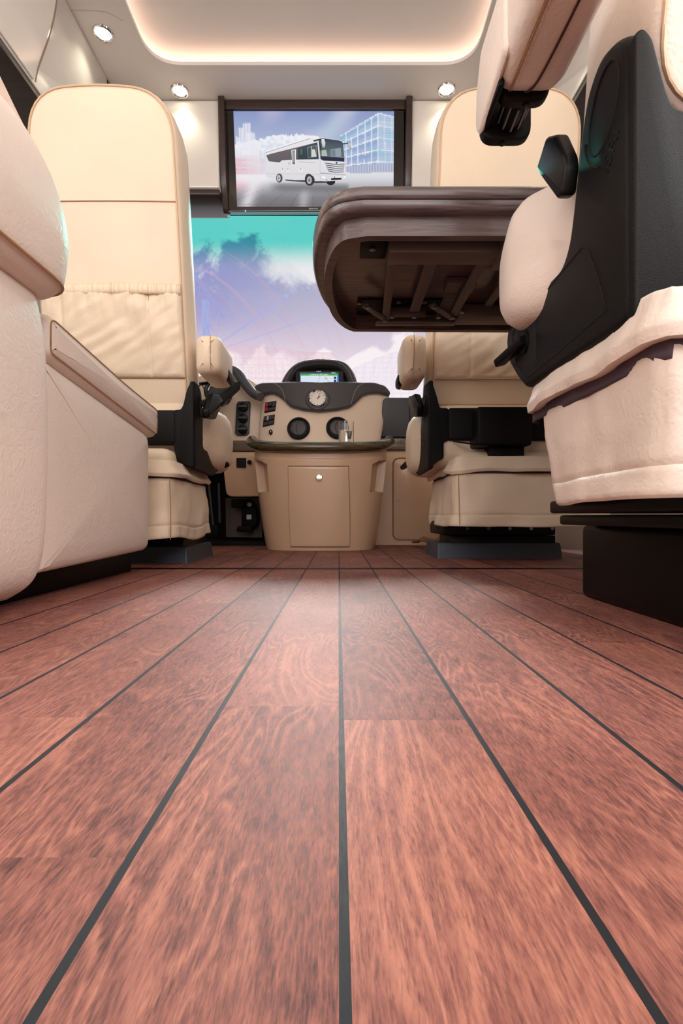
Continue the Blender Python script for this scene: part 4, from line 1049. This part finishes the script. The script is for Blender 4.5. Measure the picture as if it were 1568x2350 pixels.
# ---------- dashboard
DB=thing('dashboard','beige motorhome dashboard with dark leather top pad and round vents','dashboard',(-0.1,2.5,0.5))
def DS(x,z): return 2.34+0.95*abs((x+0.085)/1.0)**2*1.1+0.22*(z-0.45)
def dp(px,py,off=0.0):
    p=solve(px,py,DS); return Vector((p.x,p.y-off,p.z))
def dxz(pts): return [(solve(a,b,DS).x,solve(a,b,DS).z) for a,b in pts]
def dm(off=0.0): return lambda u,v,w:(u,DS(u,v)-off+w,v)
cen=dxz([(600,1042),(592,1005),(595,960),(603,912),(622,892),(700,884),(800,884),(878,890),(895,908),(886,950),(876,1000),(870,1042)])
puff('centre_panel',resample(rounded(cen,0.012,4),0.03),[(0.02,0),(0.006,0.003),(0,0.012),(0.0,0.22)],dm(),DASH,DB,cap0=10,smooth=50)
pad=dxz([(583,896),(588,886),(602,881),(640,880),(735,880),(830,880),(858,880),(884,888),(896,903),(893,910),(868,905),(845,906),(832,911),(818,925),(803,937),(775,943),(735,947),(700,944),(668,936),(652,920),(641,911),(628,905),(606,908),(590,908)])
padm=lambda u,v,w:(u,DS(u,v)-0.030-0.012*sm(0.62,0.70,v)*0+w,v)
pd=puff('dash_pad',resample(rounded(pad,0.012,4),0.012),[(0.010,0.0),(0.004,0.003),(0.001,0.009),(0,0.02),(0,0.30)],padm,PAD,DB,smooth=50,cap0=9,label='dark leather pad over the centre panel')
def pp(px,py,o=0.031): return dp(px,py,o)
stitch('pad_stitch',[pp(632,884),pp(645,893),pp(653,908),pp(658,935)],SEAML,pd,r=0.0008); stitch('pad_stitch',[pp(832,884),pp(820,893),pp(812,908),pp(805,933)],SEAML,pd,r=0.0008)
# navigation hood
Yh=2.66
outer=[(641,885),(648,866),(661,846),(677,832),(700,823),(735,820),(770,822),(793,829),(806,842),(816,860),(823,885)]
inner=[(661,885),(666,868),(676,852),(688,842),(705,837),(735,834),(765,836),(781,841),(792,852),(800,868),(804,885)]
def cm(pts,Y):
    return [(p.x,p.z) for p in catmull([Vector((XZ(a,b,Y)[0],0,XZ(a,b,Y)[1])) for a,b in pts],4)]
O=cm(outer,Yh); I=cm(inner,Yh)
ring0=[];rings=[]
sec=[(0.0,0.03,1),(0.25,0.006,1),(0.55,0.0,1),(0.85,0.006,1),(1.0,0.02,1)]
verts=[];faces=[];K=len(O)
prof=[]
for (t,yo,_) in sec: prof.append([(O[i][0]*(1-t)+I[i][0]*t,Yh+yo,O[i][1]*(1-t)+I[i][1]*t) for i in range(K)])
prof=[[(p[0],Yh+0.24,p[1]) for p in O]]+prof+[[(p[0],Yh+0.10,p[1]) for p in I]]
for r in prof: verts+=r
for a in range(len(prof)-1):
    for i in range(K-1): faces.append((a*K+i,a*K+i+1,(a+1)*K+i+1,(a+1)*K+i))
hood=mk('instrument_hood',verts,faces,PAD,DB,60)
puff('hood_back',I,[(0,0),(0,0.02)],lambda u,v,w:(u,Yh+0.09+w,v),BLK,hood)
op=[Vector((p[0],Yh+0.006,p[1])) for p in cm([(646,885),(652,867),(664,848),(680,835),(702,827),(735,823),(768,826),(790,833),(803,845),(812,862),(819,885)],Yh)]
stitch('hood_stitch',op[::4],SEAML,hood,r=0.0009,L=0.006,gap=0.004)
# navigation unit
Yn=2.70
nv=thing('navigation_screen','built-in navigation display showing a road map in dash hood','screen',PX(735,868,Yn))
def nm(u,v,w=0): return PX(u,v,Yn-w)
puff('bezel',rounded([(678,850),(789,850),(789,892),(678,892)],3,3),[(0.8,0.0),(0,0.003),(0,0.03)],lambda u,v,w:nm(u,v,0.003-w),BLKS,nv)
def flat(nm_,pts,c,w,par=nv,mat=None,s=1.0): 
    return mk(nm_,[nm(a,b,w) for a,b in pts],[tuple(range(len(pts)))],mat or emat(nm_+'_glow',c,s),par,0)
flat('map',[(690,862),(777.5,862),(777.5,892),(690,892)],(214,228,242),0.0034)
flat('status_bar',[(688,854.5),(777,854.5),(777,857.5),(688,857.5)],(70,88,110),0.0034)
flat('green_banner',[(688.5,857.3),(777,857.3),(777,862),(688.5,862)],(76,160,70),0.0035)
flat('blue_edge',[(774,862),(777.5,862),(778,892),(774,892)],(70,110,200),0.0036)
def route(a,w=0.8): 
    out=[]
    for i in range(len(a)-1):
        (x0,y0),(x1,y1)=a[i],a[i+1]; dx,dy=x1-x0,y1-y0; L=math.hypot(dx,dy); nx,ny=-dy/L*w/2,dx/L*w/2
        out.append([(x0+nx,y0+ny),(x1+nx,y1+ny),(x1-nx,y1-ny),(x0-nx,y0-ny)])
    return out
OR=emat('road_orange',(226,120,90))
for q in route([(735,863),(731,874),(728.5,880),(729,892)]): flat('road',q,None,0.0037,mat=OR)
for q in route([(745,863),(751,871),(757,878),(770,892)]): flat('road',q,None,0.0037,mat=OR)
flat('road_sign',[(745,867.5),(752,867.5),(752,869.5),(745,869.5)],(206,196,60),0.0039)
BT=emat('button_slate',(54,74,100))
for y in (864.2,871.5,878.8): flat('menu_button',[(766.3,y),(772.3,y),(772.3,y+5.4),(766.3,y+5.4)],None,0.0038,mat=BT)
TW=emat('text_white',(250,250,250)); RX=frame_rot((1,0,0),(0,0,1))
text('lettering','Looking for GPS signal...',0.0105,nm(733,859.6,0.0038),RX,TW,nv,ext=0)
text('lettering','09:51',0.0105,nm(766,856,0.0038),RX,TW,nv,ext=0)
text('lettering','ALPINE',0.0065,nm(731.5,852.4,0.0034),RX,TW,nv,ext=0,sx=1.2)
# clock
ck=thing('clock','round chrome rimmed clock set into the dark dash pad','clock',pp(730,919,0.03))
nrm=Vector((0,-1,0.0)); cp=pp(730,919,0.031); ax=Vector((0.0,-1,0.22)).normalized()
cyl('pad_rim',cp+Vector((0,0.004,0)),ax,0.052,0.01,PAD,ck,seg=40,prof=[(0.058,0),(0.052,0.006),(0.046,0.007),(0.043,0.003)])
cyl('bezel',cp,ax,0.045,0.01,CHR,ck,seg=48,prof=[(0.044,0.0),(0.045,0.006),(0.041,0.011),(0.036,0.008),(0.035,0.003)])
dl=cyl('dial',cp,ax,0.0355,0.004,pmat('ivory_dial',(238,234,228),0.4),ck,seg=40)
def ckp(r,t,h=0.0046):
    q=ax.to_track_quat('Z','Y'); X=q@Vector((1,0,0)); 
    X=Vector((1,0,0)); X=(X-ax*X.dot(ax)).normalized(); Yv=ax.cross(X); 
    if Yv.z<0: Yv=-Yv
    return cp+ax*h+X*r*math.sin(t)+Yv*r*math.cos(t)
INK=pmat('clock_ink',(30,30,34),0.5)
for k in range(12):
    t=k*math.pi/6; bar('hour_mark',ckp(0.028,t),ckp(0.0325,t),0.0016 if k%3 else 0.0028,0.0006,INK,dl,up=Vector((0,-1,0.01)))
bar('hour_hand',ckp(0.003,3.9,0.0055),ckp(0.017,0.75,0.0055),0.0026,0.0006,INK,ck,up=Vector((0,-1,0.01))); bar('minute_hand',ckp(0.004,3.5,0.006),ckp(0.026,0.35,0.006),0.0016,0.0006,INK,ck,up=Vector((0,-1,0.01)))
# vents
def vent(px,py,lab):
    c=dp(px,py,0.006); t=thing('air_vent',lab,'vent',c); a=Vector((-0.10*(1 if px<730 else -1)*0.6,-1,0.2)).normalized()
    cyl('outer_ring',c,a,0.0535,0.012,BLK,t,seg=48,prof=[(0.053,-0.004),(0.0535,0.006),(0.050,0.012),(0.044,0.012),(0.041,0.006)])
    cyl('rotor',c,a,0.0405,0.009,bpy.data.materials.get('vent_grey') or pmat('vent_grey',(52,54,60),0.35),t,seg=40,prof=[(0.0405,0.0),(0.0400,0.006),(0.036,0.0095),(0.02,0.0105),(0,0.0108)])
    X=Vector((1,0,0)); X=(X-a*X.dot(a)).normalized(); Z=a.cross(X); Z=Z if Z.z>0 else -Z
    P=lambda x,z,h=0.0112:c+a*h+X*x+Z*z
    tube('flap_seam',[P(-0.004+0.010*math.cos(k*0.35)*0-0.016*(1-(k/5)**2)+0.010,0.036*k/5,0.0108-0.002*abs(k/5)) for k in range(-5,6)],0.0014,CAVE,t,5)
    tube('rotor_seam',[P(0.034*math.cos(k*math.pi/16),0.034*math.sin(k*math.pi/16),0.0096) for k in range(33)],0.0011,CAVE,t,5)
vent(686,984,'round black air vent left of the drinking glass'); vent(775,983,'round black air vent partly behind the drinking glass')
# switches
def sw(pts,name,cols,lab):
    t=thing(name,lab,'switch',dp(*pts[0],0.008)); q=dxz(pts)
    puff('frame',rounded(q,0.003,2),[(0.002,0),(0,0.003),(0,0.01)],dm(0.008),BLKS,t)
    A_,B_,C_,D_=[Vector(v) for v in q]
    for (u0,u1,v0,v1,c,nm2) in cols:
        def L_(u,v): return tuple((A_*(1-u)+B_*u)*(1-v)+(D_*(1-u)+C_*u)*v)
        puff(nm2,rounded([L_(u0,v0),L_(u1,v0),L_(u1,v1),L_(u0,v1)],0.001,2),[(0.001,0),(0,0.002),(0,0.005)],dm(0.013),c,t)
RED=pmat('red_rocker',(176,50,56),0.4); GR=pmat('grey_rocker',(70,70,76),0.35); LG=pmat('silver_rocker',(190,192,198),0.3)
sw([(609,924),(635,920),(632,943),(607,948)],'hazard_switch',[(0.04,0.32,0.08,0.48,RED,'red_rocker'),(0.04,0.32,0.52,0.92,RED,'red_rocker'),(0.36,0.64,0.08,0.46,GR,'rocker'),(0.68,0.96,0.08,0.6,GR,'rocker'),(0.36,0.96,0.64,0.92,GR,'rocker')],'black rocker switch block with a red key, upper left of vents')
sw([(606,956),(631,951),(629,974),(603,980)],'rocker_switch',[(0.04,0.28,0.08,0.5,GR,'rocker'),(0.31,0.5,0.08,0.5,LG,'silver_rocker'),(0.53,0.96,0.08,0.5,GR,'rocker'),(0.04,0.48,0.58,0.94,GR,'rocker'),(0.52,0.96,0.58,0.94,GR,'rocker')],'black rocker switch block with a silver key under the red one')
kc=dp(622,992,0.004); kt=thing('ignition_lock','small oval key lock under the rocker switches','lock',kc)
cyl('barrel',kc,(0,-1,-0.1),0.0125,0.006,BLKS,kt,seg=20,sx=0.7); cyl('key_slot',kc+Vector((0,-0.006,0)),(0,-1,-0.1),0.006,0.002,STEEL,kt,seg=14,sx=0.5)
# side panels: left
YL=2.50
def fl(pts,Y): return [XZ(a,b,Y) for a,b in pts]
puff('left_panel',rounded(fl([(425,1012),(610,1012),(612,900),(575,868),(545,852),(500,850),(425,862)],YL),0.01,4),bprof(0.006,0.10,both=False),lambda u,v,w:(u,YL+w+0.12*(v-0.5),v),DASH,DB)
puff('left_wood_trim',fl([(425,1012),(600,1012),(600,1036),(425,1036)],YL),bprof(0.004,0.05,both=False),lambda u,v,w:(u,YL-0.006+w,v),TRIMW,DB)
puff('knee_panel',rounded(fl([(508,1037),(604,1037),(604,1139),(519,1140)],2.46),[0.004,0.004,0.01,0.03],4),bprof(0.006,0.06,both=False),lambda u,v,w:(u,2.46+w+0.10*(0.46-v)*0.3,v),LIN,DB)
YK=2.458
def dot(nm3,px,py,r,mat=BLKS,par=DB): cyl(nm3,PX(px,py,YK-0.004),(0,-1,0),r,0.008,mat,par,seg=22,prof=[(r,0),(r,0.006),(r*0.8,0.008),(r*0.7,0.005),(0,0.005)])
dot('round_socket',525,1060,0.0105); dot('round_socket',573,1061,0.0105)
puff('square_socket',rounded(fl([(543,1051),(565,1051),(565,1073),(543,1073)],YK),0.003,2),[(0.001,0),(0,0.002),(0,0.01)],lambda u,v,w:(u,YK-0.006+w,v),BLKS,DB)
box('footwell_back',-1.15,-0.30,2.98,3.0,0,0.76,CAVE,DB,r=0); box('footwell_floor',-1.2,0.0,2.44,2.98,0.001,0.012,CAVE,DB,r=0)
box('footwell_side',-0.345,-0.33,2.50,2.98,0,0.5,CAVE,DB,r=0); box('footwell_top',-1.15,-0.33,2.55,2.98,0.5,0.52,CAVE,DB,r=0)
fp=[XZ(518,1143,2.72),XZ(600,1143,2.72),XZ(602,1234,2.72),XZ(519,1232,2.72)]
puff('firewall_panel',fp,[(0,0),(0,0.01)],lambda u,v,w:(u,2.72+w,v),PANELG,DB)
# accelerator assembly
AC=thing('accelerator_pedal','black pedal unit with cable under the knee panel','pedal',PX(572,1200,2.68))
puff('housing',rounded(fl([(555,1163),(588,1160),(592,1205),(580,1214),(554,1212)],2.66),0.012,3),bprof(0.006,0.05),lambda u,v,w:(u,2.66+w,v),BLK,AC)
puff('pedal_pad',rounded(fl([(545,1208),(578,1206),(580,1218),(560,1222),(541,1220)],2.60),0.008,3),bprof(0.005,0.04),lambda u,v,w:(u,2.60+w,v),BLK,AC)
box('mount',XZ(530,0,2.64)[0],XZ(560,0,2.64)[0],2.64,2.70,XZ(0,1165,2.64)[1],XZ(0,1145,2.64)[1],BLK,AC,r=0.006)
tube('cable',[PX(560,1150,2.62),PX(575,1148,2.62),PX(590,1165,2.63),PX(592,1190,2.64),PX(586,1210,2.65)],0.006,BLKS,AC,8,6)
cyl('cap',PX(573,1158,2.63),(0,-1,0),0.011,0.006,pmat('pale_cap',(180,176,164),0.5),AC,seg=18)
bl=[XZ(566,1181,2.655),XZ(577,1181,2.655),XZ(577,1192,2.655),XZ(566,1192,2.655)]
puff('blank_label',bl,[(0,0),(0,0.003)],lambda u,v,w:(u,2.655+w,v),WHT,AC)
PE=thing('brake_pedal','dark hanging brake pedal in the footwell beside the driver seat','pedal',PX(487,1215,2.6))
bar('arm',PX(480,1110,2.62),PX(490,1205,2.60),0.02,0.012,pmat('dark_steel',(58,56,56),0.5),PE,up=Vector((1,0,0)))
bar('arm',PX(503,1110,2.64),PX(505,1200,2.62),0.016,0.012,bpy.data.materials['dark_steel'],PE,up=Vector((1,0,0)))
puff('pedal_pad',rounded(fl([(474,1206),(502,1204),(503,1226),(492,1238),(476,1232)],2.58),0.015,4),bprof(0.006,0.03),lambda u,v,w:(u,2.58+w,v),BLK,PE)
# climate panel
cl=thing('climate_control','tall black climate control strip with three rotary knobs','control panel',PX(557,958,YL-0.01))
clp=fl([(545,918),(572,918),(573,926),(571,994),(565,999),(545,999),(539,994),(541,924)],YL-0.012)
puff('plate',rounded(clp,0.006,3),bprof(0.004,0.02,both=False),lambda u,v,w:(u,YL-0.016+w+0.12*(v-0.5),v),pmat('climate_plate',(44,46,52),0.35),cl)
for py in (932,959,985):
    c=PX(557.5,py,YL-0.018); c.y+=0.12*(c.z-0.5)
    k=cyl('knob',c,(0,-1,-0.12),0.023,0.016,BLKS,cl,seg=28,sx=1.0); 
    bar('grip',c+Vector((-0.020,-0.020,0)),c+Vector((0.020,-0.020,0)),0.011,0.010,DGRAY,k,up=Vector((0,-1,0)))
    for j in range(11):
        t=math.radians(-150+30*j); cyl('tick',c+Vector((0.028*math.sin(t),0.0005,0.028*math.cos(t))),(0,-1,0),0.0008,0.0015,WHT,k,seg=6)
# sweeping side arm of the dash pad
tube('pad_arm',[PX(500,845,2.52),PX(528,848,2.50),PX(545,856,2.48),PX(558,875,2.46),PX(572,893,2.44),PX(585,905,2.42),PX(598,911,2.40)],lambda t:0.030-0.004*t,PAD,DB,12,6,flat=0.8)
# steering wheel
SW=thing('steering_wheel','black steering wheel rim glimpsed past the driver seat','steering wheel',(-0.66,2.2,0.72))
cw_=Vector((-0.69,2.20,0.695)); xw=Vector((1,0,0)); yw=Vector((0,0.78,0.62)).normalized()
P=[cw_+xw*0.222*math.cos(t*math.pi/24)+yw*0.222*math.sin(t*math.pi/24) for t in range(49)]
loft('rim',tube_v(P,0.020,10),BLK,SW,caps=False,smooth=60)
nw=xw.cross(yw).normalized()
cyl('hub',cw_-nw*0.03,nw,0.07,0.03,BLK,SW,seg=28)
for t in (0.35,math.pi-0.35,-math.pi/2): tube('spoke',[cw_+(xw*math.cos(t)+yw*math.sin(t))*0.05,cw_+(xw*math.cos(t)+yw*math.sin(t))*0.215],0.014,BLK,SW,8,flat=0.5)
tube('column',[cw_-nw*0.02,cw_-nw*0.26],0.035,BLK,SW,16)
IG=thing('light_switch','round dark switch pod with chrome arc left of climate strip','switch',PX(508,905,2.38))
cyl('pod',PX(502,902,2.44),(0.2,-1,-0.1),0.066,0.07,DGRAY,IG,seg=40,prof=[(0.066,0),(0.066,0.05),(0.058,0.064),(0.05,0.066),(0.046,0.060),(0,0.060)])
P=[PX(502,902,2.368)+Vector((0.050*math.cos(t),0,0.050*math.sin(t))) for t in [0.2+k*0.27 for k in range(11)]]
tube('chrome_arc',P,0.004,CHR,IG,8)
cyl('knob',PX(515,918,2.375),(0,-1,-0.1),0.026,0.02,BLKG,IG,seg=24)
HB=thing('gear_lever','black tapered lever pointing up beside the driver seat','lever',PX(497,925,1.98))
bar('grip',PX(503,922,1.98),PX(543,886,2.06),0.034,0.030,BLK,HB,up=Vector((0,-1,0)))
tube('tip',[PX(541,888,2.055),PX(549,877,2.065)],lambda t:0.012-0.005*t,BLKS,HB,10)
bar('release_trigger',PX(515,902,2.0),PX(531,888,2.03),0.010,0.010,BLKS,HB,up=Vector((0,-1,0)))
tube('shaft',[PX(503,922,1.98),PX(470,960,1.93),PX(465,1040,1.95)],0.012,BLKS,HB,10,4)
# right side
puff('glove_box',rounded(fl([(874,1003),(871,990),(880,915),(892,912),(1180,912),(1180,1004)],2.47),[0.004,0.01,0.02,0.01,0.01,0.01],4),bprof(0.006,0.12,both=False),lambda u,v,w:(u,2.47+w,v),DGRAY,DB,label='anthracite glove box front')
tube('glove_seam',[PX(940,912,2.469),PX(941,1003,2.469)],0.0018,CAVE,DB,5)
puff('right_wood_trim',fl([(868,1005),(1180,1005),(1180,1033),(868,1033)],2.48),bprof(0.004,0.05,both=False),lambda u,v,w:(u,2.48+w,v),TRIMW,DB)
puff('right_lower_panel',rounded([XZ(840,1034,2.50),XZ(1190,1034,2.50),(XZ(1190,0,2.5)[0],-0.003),(XZ(840,0,2.5)[0],-0.003)],0.003,2),[(0,0),(0,0.03)],lambda u,v,w:(u,2.50+w,v),LIN,DB,cap0=0)
hp=rounded(fl([(904,1053),(1010,1053),(1010,1237),(904,1237)],2.497),[0.03]*4,5)
puff('fuse_hatch',hp,[(0.004,-0.0015),(0.001,0.0),(0,0.004)],lambda u,v,w:(u,2.497+w,v),LIN,DB,label='beige hatch with rounded corners')
loft('hatch_groove',tube_v([Vector((a,2.4985,b)) for a,b in inset2(hp,-0.004)]+[Vector((inset2(hp,-0.004)[0][0],2.4985,inset2(hp,-0.004)[0][1]))],0.003,6),LIND,DB,caps=False)
cyl('hatch_screw',PX(913,1149,2.495),(0,-1,0),0.004,0.003,STEEL,DB,seg=12)
CB=thing('loose_cable','beige cable bundle on the floor by the passenger seat foot','cable',PX(980,1240,2.3))
for k in range(3): tube('strand',[PX(948+k*6,1244,2.40),PX(965+k*3,1240-k*3,2.25),PX(985,1243-k*3,2.15),PX(1012,1240+k*2,2.10)],0.006,LIND,CB,7,6)
# ---------- centre console
CO=thing('centre_console','tall beige centre console pod with lockable door and side pockets','console',(-0.08,2.2,0))
XC=-0.078
def cons(t,h,off=0.0):
    """t -1..1 across the front, h 0..1 up"""
    hw=0.236+0.058*h**0.8; z=-0.003+0.404*h
    a=abs(t); sg=1 if t>=0 else -1
    # superelliptic plan
    th=a*math.pi/2; n=2.6
    x=hw*(math.sin(th)**(2/n)) if th>0 else 0; d=0.22*(math.cos(th)**(2/n)) if th<math.pi/2-1e-6 else 0
    y=2.285-d*(0.93+0.07*h)
    zt=z+ (0.060*h**5)*(a**2.2)
    # shoulder step under the rail
    y+=0.004*sm(0.925,0.935,h)-0.0
    # pockets
    pz=sm(0.565,0.58,h)*sm(0.855-0.10*0,0.84,h-0.07*(a-0.62)*1.4*0)
    pk=sm(0.495,0.51,a)*sm(0.60,0.615,h)*sm(0.90,0.885,h+0.25*max(0,0.62-a))*sm(0.90,0.885,a)
    inn=0.045*pk
    nx=sg*math.sin(th)*0.8; ny=-math.cos(th)
    return Vector((XC+sg*x-nx*inn+nx*off,y-ny*inn*1.0+ny*off,zt))
NU,NV=220,130
body=grid('body',lambda a,b:cons(2*a-1,b),NU,NV,LIN,CO,smooth=60)
# door patch following the body
def find(px,py):
    best=None
    for i in range(-60,61):
        for j in range(0,101):
            p=cons(i/100,j/100); u=VX+p.x/p.y*F; v=VY-(p.z-EY)/p.y*F; d=(u-px)**2+(v-py)**2
            if best is None or d<best[0]: best=(d,i/100,j/100)
    return best[1],best[2]
tl=find(663,1072); tr=find(799,1072); bl_=find(668,1253); br_=find(802,1253)
def dpos(a,b,off):
    t=(tl[0]*b+bl_[0]*(1-b))*(1-a)+(tr[0]*b+br_[0]*(1-b))*a
    h=(tl[1]*b+bl_[1]*(1-b))*(1-a)+(tr[1]*b+br_[1]*(1-b))*a
    return cons(t,h,off)
grid('door_gap',lambda a,b:dpos(a*1.03-0.015,b*1.022-0.011,0.0006),40,30,pmat('console_gap',(92,62,40),0.7),CO)
door=grid('door',lambda a,b:dpos(a,b,0.004),40,30,LIN,CO,label='hinged beige door in the console front')
sd=door.modifiers.new('t','SOLIDIFY'); sd.thickness=0.003; bv=door.modifiers.new('b','BEVEL'); bv.width=0.0012; bv.segments=2
lp=find(730,1096); lc=cons(lp[0],lp[1],0.004)
lk=cyl('lock',lc,(0,-1,0.05),0.0135,0.012,CHR,door,seg=30,prof=[(0.015,0),(0.0145,0.006),(0.011,0.012),(0,0.013)])
# tray and wooden rail
def rl(t): 
    p=cons(t,1.0); return Vector((XC+(p.x-XC)*1.03,p.y-0.012,p.z+0.016))
P=[rl(-0.97+1.94*k/40) for k in range(41)]
loft('wooden_rail',tube_v(P,0.023,12,0.95),RAILW,CO,smooth=60,label='olive wood rail round the tray')
for s_ in (-1,1):
    e=rl(s_*0.97); cyl('rail_end',e,(0,1,0),0.023,0.03,RAILW,CO,seg=16)
tv_=[];tf=[]
for k in range(41): q=rl(-0.97+1.94*k/40); tv_.append((q.x,q.y+0.004,q.z-0.004))
for k in range(41): q=rl(-0.97+1.94*k/40); tv_.append((XC+(q.x-XC)*0.97,2.40,q.z-0.004))
for k in range(40): tf.append((k,k+1,41+k+1,41+k))
mk('tray',tv_,tf,pmat('mauve_tray_mat',(120,108,122),0.6),CO,60)
# drinking glass on the tray
gx=PX(795,1018,2.12); base_z=None
tt=(gx.x-XC)/0.30; q=rl(tt*0.55); 
DG=thing('drinking_glass','clear straight tumbler half full of water on console tray','glass',(gx.x,2.13,0.44))
gb=Vector((PX(795,1019,2.13).x,2.13,PX(795,1019,2.13).z)); r=0.0315; Hh=0.092
cyl('tumbler',gb,(0,0,1),r,Hh,GLASS,DG,seg=40,prof=[(0,0),(r,0),(r,Hh),(r-0.0016,Hh),(r-0.0016,0.006),(0,0.006)],smooth=40)
cyl('water',gb+Vector((0,0,0.0062)),(0,0,1),r-0.0018,0.046,WATER,DG,seg=40,prof=[(0,0),(r-0.0018,0),(r-0.0018,0.05),(0,0.05)],smooth=40)
cam=bpy.data.cameras.new('camera'); co=bpy.data.objects.new('camera',cam); C.objects.link(co)
cam.sensor_fit='VERTICAL'; cam.sensor_height=36; cam.lens=36*F/2350
co.location=(0,0,EY); co.rotation_euler=(math.radians(90),0,0); cam.clip_start=0.01; cam.clip_end=500
cam.shift_x=(784-VX)/2350; cam.shift_y=(VY-1175)/2350
bpy.context.scene.camera=co
sc=bpy.context.scene
sc.view_settings.view_transform='Standard'; sc.view_settings.look='None'; sc.view_settings.gamma=1; sc.view_settings.use_curve_mapping=False
sc.view_settings.exposure=0.0
def light(kind,name,loc,d,e,col,size=None,size_y=None,ang=None):
    l=bpy.data.lights.new(name,kind); l.energy=e; l.color=col
    if kind=='AREA': l.shape='RECTANGLE'; l.size=size; l.size_y=size_y or size
    if ang: l.angle=ang
    o=bpy.data.objects.new(name,l); C.objects.link(o); o.location=loc; o.rotation_euler=Vector(d).to_track_quat('-Z','Y').to_euler(); return o
light('SUN','sun',(0,6,6),(0.04,-1,-0.57),1.9,(1,0.95,0.92),ang=math.radians(6))
light('AREA','rear_ceiling_fill',(-0.1,-1.1,1.9),(0,0.5,-1),17,(1,0.95,0.92),1.5,1.2)  # fill lamp added out of view behind the camera
light('AREA','rear_fill',(-0.1,-2.5,1.2),(0,1,0),21,(1,0.97,0.96),1.6,0.8)  # added fill from the back, brightens ceiling and camera-facing surfaces
light('AREA','left_fill',(-1.19,-0.15,1.18),(1,0.3,-0.1),13,(1,0.96,0.94),1.9,0.6)  # added fill from the left for the near seat side
light('AREA','right_fill',(0.99,-0.15,1.18),(-1,0.3,-0.1),23,(1,0.96,0.94),1.9,0.6)  # added fill from the right, lightens the armchair
